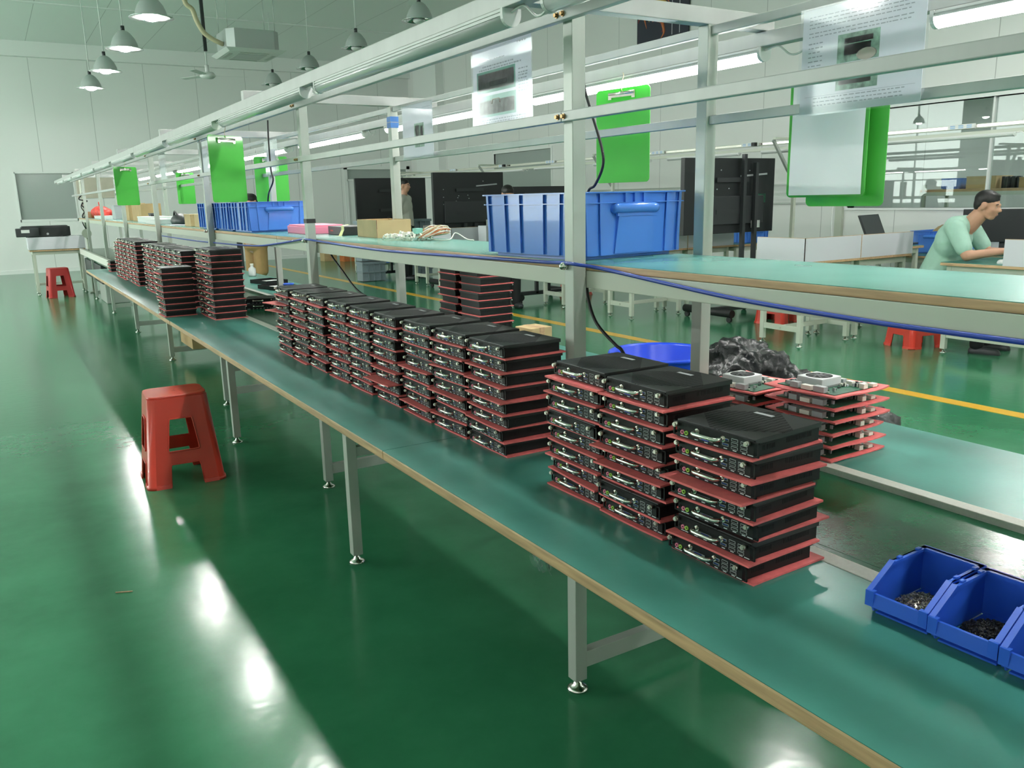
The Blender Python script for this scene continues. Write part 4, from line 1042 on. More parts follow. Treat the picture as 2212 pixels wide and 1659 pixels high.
sleeve('empty clear sleeve hanging right of the far green clipboard', (1.2815, 7.60, 1.838))
sleeve('pale sleeve on the rear rails behind the thin rear post', (1.722, 5.98, 1.838))

# ------------------------------------------------------------------ goods across the belt and below
bk = thing('plastic_tub', 'round deep blue tub behind the three front stacks', 'tub', (2.93, 3.30, 0))
MB().lathe([(0,.004),(.20,.004),(.205,.02),(.255,.57),(.262,.585),(.278,.59),(.282,.60),(.278,.607),(.262,.607),(.252,.595),(.20,.03),(0,.02)], n=56).build('tub_wall', M['bucket'], bk)
MB().lathe([(.262,.50),(.268,.503),(.268,.515),(.262,.518)], n=56).build('tub_band', M['bucket'], bk)
MB().box((-.278,-.02,.55),(-.264,.03,.595)).build('white_sticker', M['white'], bk)
# black bin liner, crumpled
def crumple(prims, seed, amp, voxel, name, m, parent=None):
    b = MB()
    for c, r0, sc in prims: b.ball(c, r0, 16, 0, sc)
    o = b.build(name, m, parent)
    md = o.modifiers.new('join','REMESH'); md.mode = 'VOXEL'; md.voxel_size = voxel; md.use_smooth_shade = True
    tx = bpy.data.textures.new('crumple', 'VORONOI'); tx.noise_scale = .16; tx.distance_metric = 'DISTANCE'
    d = o.modifiers.new('crumple','DISPLACE'); d.texture = tx; d.strength = amp; d.texture_coords = 'LOCAL'; d.mid_level = .4
    tx2 = bpy.data.textures.new('crease', 'CLOUDS'); tx2.noise_scale = .05
    d = o.modifiers.new('crease','DISPLACE'); d.texture = tx2; d.strength = amp*.5; d.texture_coords = 'LOCAL'
    return o
bg = thing('bin_liner', 'crumpled shiny black bin liner behind the circuit board stacks', 'plastic bag', (2.44, 2.08, 0))
crumple([((0,.16,.40),.22,(1,1,1.9)),((-.02,.16,.62),.20,(1.0,1.0,1.0)),((.02,.0,.58),.17,(1,1.1,1.0)),((.03,-.20,.55),.15,(1,1.1,1.05)),((.02,-.34,.55),.12,(1,.9,1.25)),((0,-.16,.3),.2,(1,1.4,1.3)),((-.01,.22,.72),.13,(1,.9,1.0))], 4, .10, .016, 'bag_body', M['bagblack'], bg)
boxy('carton', 'tall tan carton on the floor right of the turned-away stacks', 'carton', (2.62,4.10,0), (2.775,4.26,.66), M['carton2'], .1, .004, 'tape')
boxy('carton', 'brown carton on the floor under the near bench far legs', 'carton', (1.42,7.9,.135), (1.68,8.45,.40), M['carton'], 0, .004, 'tape')
boxy('orange_carton', 'orange printed box under the upper shelf at the far end', 'carton', (1.85,12.6,ZB+.001), (2.05,12.95,ZB+.15), M['orange'], 0, .003, 'lid')
boxy('orange_carton', 'orange printed box nearer than its twin under the far shelf', 'carton', (1.85,10.9,ZB+.001), (2.02,11.2,ZB+.001+.15) if False else (2.02,11.2,ZB+.15), M['orange'], 0, .003, 'lid') if False else None
boxy('carton', 'pale brown carton under the far shelf between posts', 'carton', (1.82,9.75,ZB+.001), (2.05,10.2,ZB+.14), M['carton'], 0, .003, 'tape')
bp_ = thing('backpack', 'black backpack lying across the belt under the shelf', 'bag', (1.95, 8.9, ZB+.001))
crumple([((0,0,.10),.12,(1,1.5,.85)),((0,.18,.08),.10,(1,1.2,.8)),((0,-.15,.11),.10,(1,1.2,.9))], 8, .03, .014, 'bag_body', M['trousers'], bp_)
MB().tube(arc_path([(-.04,-.18,.16),(-.05,-.10,.24),(-.04,.0,.20),(-.02,.05,.17)],4),.010,8).build('shoulder_strap', M['trousers'], bp_)
cup = thing('blue_cup', 'small blue beaker beside the tilted circuit boards', 'cup', (1.80, 6.10, ZB+.001))
MB().lathe([(0,.0),(.030,.0),(.042,.085),(.046,.088),(.046,.093),(.040,.093),(.028,.006),(0,.006)], n=24).build('cup_wall', M['bindark'], cup)
MB().box((.040,-.004,.02),(.062,.004,.07)).build('cup_handle', M['bindark'], cup)
for i, (x, y, rz, lab) in enumerate(((1.98,7.25,.25,'open black chassis tray lying across the belt, farther one'), (1.90,6.72,.2,'open black chassis tray with white insert, nearer one'))):
    tr = thing('chassis_tray', lab, 'tray', (x, y, ZB+.0008), rz, 'open chassis trays')
    MB().box((-.10,-.14,0),(.10,.14,.003)).box((-.10,-.14,0),(-.097,.14,.03)).box((.097,-.14,0),(.10,.14,.03)).box((-.1,-.14,0),(.1,-.137,.03)).box((-.1,.137,0),(.1,.14,.03)).build('tray_body', M['black'], tr)
    MB().box((-.08,-.11,.003),(.07,.03,.022)).build('insert', M['white'], tr)
    MB().tube([(.10,-.05,.02),(.125,-.05,.02),(.125,.05,.02),(.10,.05,.02)],.0045,8).build('handle', M['chrome'], tr)
pt = thing('white_bottle', 'small white bottle beside the standing figure in khaki shorts', 'bottle', (2.05, 8.05, ZB+.001))
MB().lathe([(0,0),(.032,0),(.034,.01),(.034,.07),(.014,.09),(.014,.10),(0,.10)], n=18).build('bottle_body', M['white'], pt)
MB().lathe([(.016,.10),(.016,.118),(0,.118)], n=14).build('bottle_cap', M['connector'], pt)

# a folded clear bag hanging under the near bench and a splinter on the floor
cbg = thing('clear_bag', 'crumpled clear plastic bag hanging under the near bench edge', 'plastic bag', (.94, 1.46, .655))
mb = MB(); rr = random.Random(9)
for k in range(3):
    vs = []
    for j in range(9):
        for i in range(7):
            u, v = i/6, j/8
            vs.append((.012*math.sin(9*u+7*v+k)+.006*k, -.045+.09*u*(1-.25*v)+.008*math.sin(6*v+k), .062-.115*v+.01*math.sin(5*u+k)))
    mb.add(vs, [(j*7+i, j*7+i+1, (j+1)*7+i+1, (j+1)*7+i) for j in range(8) for i in range(6)], 0, True)
mb.build('bag_film', M['sleeve'], cbg)
tag(MB().bar((.22,3.26,.003),(.275,3.235,.003),.004,.003).build('wood_splinter', M['wood']), 'small wood splinter on the green floor left of the bench', 'splinter')
# ------------------------------------------------------------------ red plastic stools
from mathutils.geometry import tessellate_polygon
def rounded(pts, rad, k=5):
    """round the corners of a closed polygon"""
    out = []; n = len(pts)
    for i, p in enumerate(pts):
        p = Vector(p); a = Vector(pts[i-1])-p; b = Vector(pts[(i+1)%n])-p
        r_ = rad[i] if isinstance(rad, (list, tuple)) else rad
        if r_ <= 0: out.append((p.x, p.y)); continue
        p0 = p+a.normalized()*min(r_, a.length*.49); p1 = p+b.normalized()*min(r_, b.length*.49)
        for j in range(k+1):
            t = j/k; q = p0*(1-t)**2+p*2*t*(1-t)+p1*t*t; out.append((q.x, q.y))
    return out
def make_stool(m, hgt=.47, bx=.190, by=.175, tx=.145, ty_=.128):
    t = thing('plastic_stool', 's', 'stool'); rc = .035; th = .004
    body = MB(); lip = body
    def pos(side, u, z, off=0):
        k = z/hgt; hx, hy = bx+(tx-bx)*k, by+(ty_-by)*k
        if side % 2 == 0:
            s = -1 if side == 0 else 1; return Vector((u*(hx-rc)*(-s), s*(hy+off), z))
        s = 1 if side == 1 else -1; return Vector((s*(hx+off), u*(hy-rc)*(s), z))
    for side in range(4):
        w_ = .52
        outer = [(-1.0,0),(-1.0,hgt-.012),(1.0,hgt-.012),(1.0,0)] + rounded([(w_,0),(w_-.02,.118),(-w_+.02,.118),(-w_,0)], [0,.035,.035,0])
        hole = rounded([(-.56,.185),(-.46,.352),(.46,.352),(.56,.185)], .03)
        # work in metres so that corner rounding stays round
        S = .13
        polys = [[Vector((u*S, z, 0)) for u, z in [(a, b) for a, b in outer]], [Vector((u*S, z, 0)) for u, z in hole]]
        flat = [p for pl in polys for p in pl]
        tris = tessellate_polygon(polys)
        vo = [pos(side, p.x/S, p.y) for p in flat]; vi = [pos(side, p.x/S, p.y, -th) for p in flat]
        n = len(flat)
        fs = [tuple(q) for q in tris]+[tuple(i+n for i in q[::-1]) for q in tris]
        o = 0
        for pl in polys:
            L = len(pl)
            for i in range(L): a, b = o+i, o+(i+1)%L; fs.append((a, b, b+n, a+n))
            o += L
        body.add(vo+vi, fs)
        lip.tube([pos(side, u, z, .003) for u, z in hole+[hole[0]]], .0035, 6)
        arch = rounded([(w_,.005),(w_-.02,.118),(-w_+.02,.118),(-w_,.005)], [0,.035,.035,0])
        lip.tube([pos(side, u, z, .002) for u, z in arch], .003, 6)
        for u0, u1 in ((-1, -w_), (w_, 1)):                       # thicker foot rim
            lip.add([pos(side,u0,0,.007),pos(side,u1,0,.007),pos(side,u1,.020,.005),pos(side,u0,.020,.005),pos(side,u0,0,-.003),pos(side,u1,0,-.003),pos(side,u1,.020,-.003),pos(side,u0,.020,-.003)], [(0,1,2,3),(7,6,5,4),(3,2,6,7),(0,4,5,1),(0,3,7,4),(1,5,6,2)])
    for sx, sy in ((1,1),(-1,1),(-1,-1),(1,-1)):                  # rounded corners
        K = 6; vs = []
        for z in (0, .020, .0201, hgt-.012):
            for inn in (0, th):
                k = z/hgt; hx, hy = bx+(tx-bx)*k, by+(ty_-by)*k; ex = .006 if z <= .02 else 0
                for j in range(K+1):
                    a = PI/2*j/K; r_ = rc-inn+ex
                    vs.append((sx*(hx-rc+r_*math.cos(a)), sy*(hy-rc+r_*math.sin(a)), z))
        W_ = K+1; fs = []
        for l in range(3):
            for j in range(K):
                a = l*2*W_+j; b = a+2*W_
                fs += [(a, a+1, b+1, b), (a+W_, b+W_, b+W_+1, a+W_+1)]
        for j in range(K): fs.append((j, j+W_, j+W_+1, j+1))
        body.add(vs, fs, 0, True)
    body.build('frame', m, t)
    poly = rounded([(-tx,-ty_),(tx,-ty_),(tx,ty_),(-tx,ty_)], rc*1.6, 8)
    MB().prism(poly, hgt-.016, hgt, 0).build('seat', m, t, bevel=.005)
    o = MB().lathe([(.012,0),(.010,.0007),(0,.0007)], (0,.0,hgt-.0004), 14).lathe([(.070,.0002),(.0715,.0009),(.073,.0002)], (tx*.48,0,hgt-.0002), 32)
    o.build('seat_mark', M['stool_dark'], t)
    index_children(t); return t
st = make_stool(M['stool'])
place(st, (.705, 4.575, 0), -.03, 'bright red plastic stool alone on the green floor', 'red plastic stools')
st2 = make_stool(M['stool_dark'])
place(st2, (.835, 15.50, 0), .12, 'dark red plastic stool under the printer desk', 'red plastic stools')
place(copy_tree(st), (7.12, 4.58, 0), -.2, 'red plastic stool under the man in the mint shirt', 'red plastic stools')
place(copy_tree(st), (7.30, 6.35, 0), .3, 'red plastic stool behind the white desk legs', 'red plastic stools')
place(copy_tree(st), (7.20, 10.0, 0), .3, 'red plastic stool farther back between desk legs', 'red plastic stools')

# ------------------------------------------------------------------ desks in the hall
def rel(o, t):
    o.parent = t; o.matrix_parent_inverse = Matrix.Translation(-Vector(t.location)); return o
def desk(x0, x1, y0, y1, label, boards='', z=.79, bz=.21, m_top=None, gap=.04, group='work desks in the hall'):
    t = thing('work_desk', label, 'desk', ((x0+x1)/2, (y0+y1)/2, 0), 0, group)
    rel(MB().box((x0,y0,z-.028),(x1,y1,z-.003)).build('desk_top', M['wood'], bevel=.004), t)
    rel(MB().box((x0+.004,y0+.004,z-.003),(x1-.004,y1-.004,z)).build('mat', m_top or M['mat']), t)
    rel(MB().box((x0+gap,y0+gap,z-.085),(x1-gap,y0+gap+.03,z-.028)).box((x0+gap,y1-gap-.03,z-.085),(x1-gap,y1-gap,z-.028)).box((x0+gap,y0+gap+.03,z-.085),(x0+gap+.03,y1-gap-.03,z-.028)).box((x1-gap-.03,y0+gap+.03,z-.085),(x1-gap,y1-gap-.03,z-.028)).build('apron', M['cream']), t)
    for lx in (x0+gap+.02, x1-gap-.02):
        for ly in (y0+gap+.02, y1-gap-.02):
            l = rel(MB().box((lx-.022,ly-.022,.034),(lx+.022,ly+.022,z-.03)).build('leg', M['cream'], bevel=.003), t)
            rel(foot_mb(lx, ly).build('levelling_foot', M['foot']), t)
        rel(MB().box((lx-.014,y0+gap+.04,.135),(lx+.014,y1-gap-.04,.185)).cyl((lx-.016,(y0+y1)/2,.16),(lx-.022,(y0+y1)/2,.16),.009,12).build('stretcher', M['cream']), t)
    rel(MB().box((x0+gap+.035,(y0+y1)/2-.014,.14),(x1-gap-.035,(y0+y1)/2+.014,.18)).build('stretcher', M['cream']), t)
    for b in boards:
        a, c = {'f': ((x0,y0-.001,z-.004),(x1,y0+.015,z+bz)), 'l': ((x0-.001,y0,z-.004),(x0+.015,y1,z+bz)), 'r': ((x1-.015,y0,z-.004),(x1+.001,y1,z+bz)), 'k': ((x0,y1-.015,z-.004),(x1,y1+.001,z+bz)), 'h': ((x0-.001,y0,z-.004),(x0+.015,y0+.55*(y1-y0),z+bz))}[b]
        p = rel(MB().box(a, c).build('side_board', M['board']), t)
        e = MB().box((a[0]-.0005,a[1]-.0005,c[2]-.002),(c[0]+.0005,c[1]+.0005,c[2]+.001))
        if b in 'flh': e.box((x0-.002,y0-.002,z),(x0+.004,y0+.004,z+bz))
        rel(e.build('board_edge', M['wood']), t)
    return t
desk(6.20, 6.985, 5.10, 5.66, 'white boarded work desk nearest behind the shelf, with boards on two sides', 'fl')
desk(6.99, 7.79, 5.10, 5.66, 'white boarded work desk continuing right of the nearest one', 'f')
desk(6.18, 7.03, 7.50, 8.02, 'work desk with white boards behind the black display on a stand', 'fl')
desk(7.04, 7.80, 7.50, 8.02, 'work desk with white board right of the display stand poles', 'f')
desk(7.81, 8.90, 7.46, 8.05, 'teal topped work desk carrying the small blue crate behind the display', '')
desk(6.95, 7.74, 3.10, 4.28, 'teal topped work desk where the man in mint leans his elbow', 'h')
desk(7.85, 8.75, 3.95, 4.98, 'work desk behind the man carrying the wide black monitor', '')
desk(9.05, 9.98, 5.55, 6.75, 'work desk by the glass window under the blue crate', '', .66)
desk(7.85, 8.95, 5.72, 6.30, 'low desk behind the white boards with the tilted laptop', '', .79)
desk(5.78, 6.55, 11.15, 11.75, 'white boarded work desk half way down the hall', 'fl')
desk(6.10, 6.95, 12.75, 13.30, 'work desk just in front of the standing man in grey', 'f')
desk(6.15, 6.97, 15.70, 16.25, 'work desk farthest down the hall behind the standing man', '')
desk(6.20, 7.00, 8.90, 9.45, 'work desk under the wide black display back', 'f')

# printer desk by the end wall
pd = desk(.50, 1.33, 16.05, 16.62, 'small desk by the end wall carrying the printer on a white riser', '', .745, group=None)
rel(MB().box((.49,16.04,.747),(1.335,16.60,.950)).build('riser_box', M['board'], bevel=.002), pd)
pr = thing('printer', 'black and grey inkjet printer on the white riser of the far desk', 'printer', (.78, 16.3, .951))
MB().box((-.36,-.24,.012),(.36,.22,.165)).build('body', M['screen'], pr, bevel=.010)
MB().box((-.44,-.27,.01),(-.10,-.20,.150)).build('front_cover', M['dark'], pr, bevel=.012)
MB().box((-.36,-.2705,.075),(-.24,-.268,.125)).build('label', M['white'], pr)
MB().box((-.34,-.20,.165),(.33,.20,.180)).build('scanner_lid', M['dark'], pr, bevel=.006)
MB().box((-.30,-.22,0),(-.26,.2,.013)).box((.26,-.22,0),(.30,.2,.013)).build('rubber_foot', M['rubber'], pr)
MB().cyl((.02,-.243,.05),(.02,-.239,.05),.018,14).build('maker_mark', M['badge'], pr)
cd = thing('cable_pole', 'pale conduit wound with black cables above the printer desk', 'cable', (1.36, 15.86, 0))
MB().cyl((0,0,.90),(-.0,0,1.86),.018,12).build('conduit', M['cream'], cd)
MB().cyl((0,-.05,.99),(0,-.035,.99),.075,24).cyl((0,-.04,.99),(0,0,.99),.02,12).build('round_plate', M['cream'], cd)
MB().tube(arc_path([(.0,-.03,1.05),(.03,-.03,1.15),(-.03,-.03,1.27),(.03,-.03,1.38),(-.02,-.03,1.46),(.07,-.03,1.52),(-.05,-.03,1.55),(.02,-.03,1.66),(.04,-.02,1.85)],6),.010,7).tube(arc_path([(.02,-.03,1.02),(-.04,-.03,1.18),(.02,-.03,1.3),(-.03,-.03,1.42),(.0,-.03,1.5)],5),.008,7).build('black_cable', M['rubber'], cd)
MB().box((-.06,-.05,.0),(.06,.05,.02)).cyl((0,0,.02),(0,0,.9),.018,12).build('pole_foot', M['cream'], cd)
tag(MB().box((1.78,YF-.03,1.62),(2.62,YF,2.12)).build('notice_board', mat('beige_board', (.60,.53,.44), .6, noise=(3,.1))), 'beige board on the end wall behind the last posts', 'notice board')

# ------------------------------------------------------------------ displays with their backs to us
def display(x0, x1, y, z0, z1, label, stand=None, detail=True, tall=False, group='black displays turned away'):
    t = thing('display', label, 'display', ((x0+x1)/2, y, 0), 0, group); P_ = lambda mb, n, m, b=0: rel(mb.build(n, m, bevel=b), t)
    P_(MB().box((x0,y-.02,z0),(x1,y+.04,z1)), 'housing', M['screen'], .006)
    xm, zm = (x0+x1)/2, (z0+z1)/2; w_, h_ = x1-x0, z1-z0
    if detail:
        P_(MB().box((xm-.36*w_,y-.05,z0+.12*h_),(xm+.36*w_,y-.02,z0+.50*h_)), 'back_cover', M['dark'], .008)
        P_(MB().box((xm+.22*w_,y-.0535,z0+.06*h_),(xm+.32*w_,y-.0505,z0+.16*h_)), 'label', M['white'])
        P_(MB().box((xm+.28*w_,y-.0235,z0+.40*h_),(xm+.40*w_,y-.0205,z0+.52*h_)), 'circuit_board', M['pcb'])
        P_(MB().bar((xm+.10*w_,y-.03,z0+.76*h_),(xm+.40*w_,y-.03,z0+.79*h_),.01,.02), 'silver_strip', M['badge'])
        sc = MB()
        for k in range(14):
            rr = random.Random(k+int(x0*10)); px, pz = rr.uniform(x0+.1,x1-.1), rr.uniform(z0+.1,z1-.1); sc.box((px-.008,y-.0215,pz-.006),(px+.008,y-.0195,pz+.006))
        P_(sc, 'screws', M['badge'])
    if stand:
        for px in stand: P_(MB().box((px-.022,y-.10,.10),(px+.022,y-.055,(z1+.04 if px == stand[0] else z1-.05) if tall else z0+.10)), 'pole', M['dark'], .003)
        P_(MB().box((stand[0]-.022,y-.105,.40),(stand[1]+.022,y-.06,.44)).box((xm-.25,y-.058,zm-.2),(xm+.25,y-.052,zm-.15)).box((xm-.25,y-.058,zm+.15),(xm+.25,y-.052,zm+.2)), 'mount', M['dark'])
        xs = (stand[0]-.45, stand[1]+.30)
        P_(MB().box((xs[0],y-.10,.085),(xs[1],y-.04,.14)), 'base_bar', M['dark'], .01)
        for bx_ in xs:
            P_(MB().cyl((bx_,y-.40,.10),(bx_,y+.35,.10),.045,14), 'base_tube', M['rubber'])
            for by_ in (y-.36, y+.31):
                P_(MB().cyl((bx_-.014,by_,.034),(bx_+.014,by_,.034),.034,16).box((bx_-.016,by_-.012,.03),(bx_+.016,by_+.012,.07)), 'caster', M['rubber'])
    return t
display(6.48, 7.89, 7.0, .965, 1.795, 'black display back on a two-pole stand right of the blue crate', (7.33, 7.52), True, True)
display(6.02, 7.31, 12.2, .93, 1.83, 'widest black display back, left of the blue crate', (6.55, 6.75))
display(5.70, 7.10, 14.7, 1.02, 1.82, 'black display behind the standing man in grey', (6.3, 6.5), False)
display(5.95, 7.05, 9.9, 1.00, 1.56, 'low black display whose top edge shows over the big crate', (6.4, 6.6), False)
display(3.30, 3.42, 13.9, 1.0, 1.75, 'narrow dark display seen edge-on beyond the far posts', (3.34, 3.38), False)
for i, (x, y, lab) in enumerate(((5.78, 14.35, 'grey plastic crate stacked left of the standing man'), (6.72, 14.35, 'grey plastic crate stacked right of the standing man'))):
    t = thing('plastic_crate', lab, 'crate', (x, y, 0), 0, 'grey plastic crates')
    for z0 in (.0, .36, .72):
        b = MB().box((-.22,-.14,z0+.01),(.22,.14,z0+.34))
        for s in (-.11, 0, .11): b.box((s-.006,-.165,z0+.02),(s+.006,.165,z0+.34))
        b.box((-.23,-.17,z0+.31),(.23,.17,z0+.35)).box((-.23,-.168,z0+.16),(.23,.168,z0+.18))
        b.build('crate_layer', mat('blue_grey_plastic_%d%d' % (i, int(z0*10)), (.22,.27,.31), .4), t)
dvr = thing('recorder', 'small black recorder with a red light in front of the display', 'recorder', (6.50, 13.05, .791))
MB().box((-.17,-.12,0),(.17,.12,.06)).build('housing', M['dark'], dvr, bevel=.005)
MB().ball((-.10,-.10,.085),.016,10).build('indicator', M['led_red'], dvr)
MB().box((-.16,-.05,.06),(-.06,.05,.08)).build('adapter', M['rubber'], dvr)

# goods on the desks
lap = thing('laptop', 'tilted laptop showing a dark screen above the white boards', 'laptop', (8.78, 5.98, .791), .25); lap.scale = (1.5, 1.5, 1.3)
MB().box((-.17,-.12,0),(.17,.12,.016)).build('base', M['dark'], lap, bevel=.003)
T = Matrix.Translation((0,.12,.016)) @ Matrix.Rotation(-.35, 4, 'X')
MB().box((-.19,-.004,0),(.19,.006,.26),0,T).build('screen_lid', M['screen'], lap, bevel=.002)
MB().box((-.175,-.0055,.02),(.175,-.0045,.245),0,T).build('screen', M['dark'], lap)
cs = copy_tree(cr); place(cs, (9.70, 5.88, .6605), PI/2, 'deep blue crate on the desk beside the man, under the window', 'blue crates on desks'); cs.scale = (1.5,1.45,1.45)
cs = copy_tree(cr); place(cs, (8.25, 7.75, .7905), 0, 'small blue crate behind the display stand poles', 'blue crates on desks')
bgp = thing('paper_bag', 'crumpled brown paper in the blue crate under the window', 'paper', (9.62, 5.90, .72))
crumple([((0,0,.16),.13,(1.3,1,.8))], 5, .04, .016, 'paper_body', M['carton'], bgp)
mo = thing('monitor', 'wide black monitor behind the man in the mint shirt', 'monitor', (8.34, 4.52, .791), math.atan2(-.875,.485))
MB().box((-.36,-.02,.10),(.36,.02,.415)).build('housing', M['screen'], mo, bevel=.006)
MB().box((-.345,-.0215,.115),(.345,-.0195,.40)).build('screen', M['screen'], mo)
MB().box((-.12,-.08,0),(.12,.10,.012)).box((-.03,.02,.01),(.03,.045,.25)).build('stand', M['dark'], mo)
kb = MB().tube(arc_path([(7.95,4.3,.80),(8.05,4.4,.83),(7.95,4.45,.80),(8.1,4.3,.80),(8.0,4.2,.82),(8.15,4.15,.80)],5),.008,6)
tag(kb.build('black_cable', M['rubber']), 'tangle of black cables on the desk below the monitor', 'cable')
ms = thing('mouse', 'white computer mouse on the desk by the forearm of the man', 'mouse', (7.13, 3.86, .7905), .4)
MB().ball((0,0,.004), .035, 16, 0, (1.5,.9,.85)).build('mouse_body', M['white'], ms)
wb = thing('white_box', 'plain white box standing on a desk left of the big crate', 'box', (6.35, 10.95, 0))
MB().box((-.16,-.12,0),(.16,.12,1.02)).build('body', M['board'], wb, bevel=.004)
for i, (x, y, m_, lab) in enumerate(((7.0,20.1,'carton2','tan carton on the floor by the end wall'),(7.32,19.6,'orange','orange carton on the floor by the end wall'))):
    boxy('carton', lab, 'carton', (x-.16,y-.16,0), (x+.16,y+.16,.32), M[m_], 0, .004, 'tape')
boxy('blue_box', 'blue box on the floor under the far desk', 'box', (6.4,15.8,.19), (6.8,16.1,.30), M['bin'], 0, .004, 'lid')

# ------------------------------------------------------------------ overhead power rail of the second line
pw = thing('power_rail_frame', 'pale overhead rail with sockets above the second row of desks', 'frame', (7.9, 10, 0))
for a, b, z0, z1 in ((2.0, 18.0, 1.945, 1.985), (2.0, 18.0, 1.885, 1.920)): rel(MB().box((7.88,a,z0),(7.92,b,z1)).build('rail', M['cream'], bevel=.002), pw)
for y in (3.4, 6.75, 10.1, 13.5, 17.0):
    rel(MB().box((7.94,y-.02,0),(7.98,y+.02,1.985)).build('post', M['cream'], bevel=.002), pw)
    rel(MB().box((7.60,y-.02,1.985),(8.2,y+.02,2.01)).build('cross_arm', M['cream'], bevel=.002), pw)
    rel(MB().bar((7.96,y+.03,1.55),(7.62,y+.03,1.98),.03,.03).build('brace', M['greysteel']), pw)
rel(MB().box((7.876,2.0,1.955),(7.879,18.0,1.978)).build('foil_strip', M['chrome']), pw)
for i, y in enumerate((4.75, 7.35, 9.0, 10.2, 11.6, 13.1, 15.0)):
    s = thing('power_strip', 'white socket strip on the second line rail, %s from the camera' % ORD[i], 'power strip', (7.874, y, 1.968), 0, 'socket strips on the overhead rail')
    MB().box((-.024,-.13,-.022),(0,.13,.022)).build('strip_body', M['white'], s, bevel=.003)
    k = MB()
    for d in (-.08, 0, .08): k.box((-.0246,d-.024,-.014),(-.0238,d+.024,-.003)).box((-.0246,d-.024,.003),(-.0238,d+.024,.014))
    k.build('outlet', mat('pale_blue_outlet_%d' % i, (.30,.45,.66), .4), s)
    if i % 2: MB().box((-.07,-.12,-.02),(-.024,-.07,.02)).build('plug', M['rubber'], s)
for k in range(9):
    place(copy_tree(t_off), (7.80, 2.6+1.62*k, 1.884), 0, 'unlit tube lamp on the second line, %s from the camera' % ORD[k], 'unlit tube lamps of the second line')
for k, (a, b) in enumerate((((7.80,6.2,1.88),(7.84,6.35,1.0)),)):
    tag(MB().tube(arc_path([(7.85,6.10,1.885),(7.85,6.16,1.7),(7.85,6.05,1.5),(7.85,6.12,1.2),(7.85,6.1,.80)],6),.006,7).build('white_cable', M['whitecable']), 'white cable hanging below the white sheet clipboard', 'cable')

# poster high on the side wall
po = thing('poster', 'dark poster with orange swirls high on the side wall', 'poster', (10.07, 11.46, 3.95))
MB().box((-.012,-.64,0),(.012,.64,.78)).build('panel', M['poster'], po)
sw = MB()
for k, (r0, c0, z0, a0, a1, m_) in enumerate(((.34,.10,.40,-.6,2.6,0),(.27,.08,.42,-.4,2.4,1),(.22,.16,.16,1.2,4.0,0),(.16,.12,.20,1.3,3.8,2),(.40,.20,.30,.2,2.0,2))):
    sw.tube([(-.014, c0+r_*math.cos(a), z0+r_*.8*math.sin(a)) for r_, a in [(r0*(1+.04*math.sin(6*a_)), a_) for a_ in [a0+(a1-a0)*j/18 for j in range(19)]]], [.004+.026*math.sin(PI*j/18) for j in range(19)], 6, m_)
sw.build('swirl', [mat('poster_orange', (.55,.16,.06), .5), mat('poster_yellow', (.62,.40,.10), .5), mat('poster_red', (.42,.07,.06), .5)], po)
MB().box((-.0125,-.26,.05),(-.0115,-.245,.62)).box((-.0125,-.44,.05),(-.0115,-.425,.60)).build('pale_streak', M['paper'], po)

# ------------------------------------------------------------------ the next room behind the glass
rk = thing('storage_rack', 'pale storage rack with cartons behind the window glass', 'rack', (11.6, 4.2, 0))
for y in (.9, 3.0, 5.2, 7.3):
    for x in (11.32, 11.88): rel(MB().box((x-.02,y-.02,0),(x+.02,y+.02,1.46)).build('upright', M['cream']), rk)
for z0 in (.55, 1.36): rel(MB().box((11.30,.85,z0),(11.90,7.35,z0+.035)).build('shelf_board', M['wood']), rk); rel(MB().box((11.29,.85,z0-.05),(11.31,7.35,z0)).build('beam', M['cream']), rk)
zz = 1.396
for i, (y0, y1, h, m_, lab) in enumerate(((6.35,6.75,.16,'carton2','open tan carton at the left of the rack behind the glass'),(5.75,6.05,.13,'carton','brown carton right of the dark rolls behind the glass'),(4.95,5.6,.12,'carton2','long tan carton in the middle of the rack behind glass'),(3.55,3.95,.15,'carton','brown carton at the right end of the rack behind glass'))):
    boxy('carton', lab, 'carton', (11.4,y0,zz), (11.8,y1,zz+h), M[m_], 0, .003, 'lid')
rl = thing('roll_pack', 'pack of dark rolls standing on the rack behind the glass', 'rolls', (11.6, 6.20, zz))
for k in range(4): MB().cyl((-.1,-.10+.065*k,0),(-.1,-.10+.065*k,.15),.030,14).build('roll', M['dark'], rl)
wbx = thing('white_box', 'white box crossed with yellow tape behind the glass', 'box', (11.6, 4.62, zz))
MB().box((-.2,-.22,0),(.2,.22,.19)).build('body', M['white'], wbx, bevel=.004)
MB().box((-.2008,-.03,0),(.2008,.03,.1915)).build('packing_tape', mat('amber_tape', (.55,.36,.04), .3), wbx)
gb = thing('grey_bag', 'crumpled grey film bag on the rack behind the glass', 'plastic bag', (11.6, 4.15, zz))
crumple([((0,0,.09),.12,(1.1,1.3,.85))], 6, .05, .016, 'bag_body', M['badge'], gb)
bb = copy_tree(cr); place(bb, (11.6, 7.0, zz), PI/2, 'blue crate at the left end of the rack behind the glass', 'blue crates on desks'); bb.scale = (.7,.7,.8)
cl = thing('panel_lamp', 'lit ceiling panel in the next room', 'lamp', (12.2, 5.0, 2.86), 0, 'panel lamps of the next room')
MB().box((-.32,-.62,.01),(.32,.62,.04)).build('frame', M['white'], cl); MB().box((-.29,-.59,0),(.29,.59,.012)).build('diffuser', M['panel_on'], cl)
index_children(cl)
place(copy_tree(cl), (12.2, 9.0, 2.86), 0, 'lit ceiling panel deeper in the next room')
place(copy_tree(cl), (12.2, 1.5, 2.86), 0, 'lit ceiling panel at the right of the next room')
dk = thing('work_desk', 'white topped table with dark goods beneath, behind the glass', 'desk', (11.0, 4.5, 0))
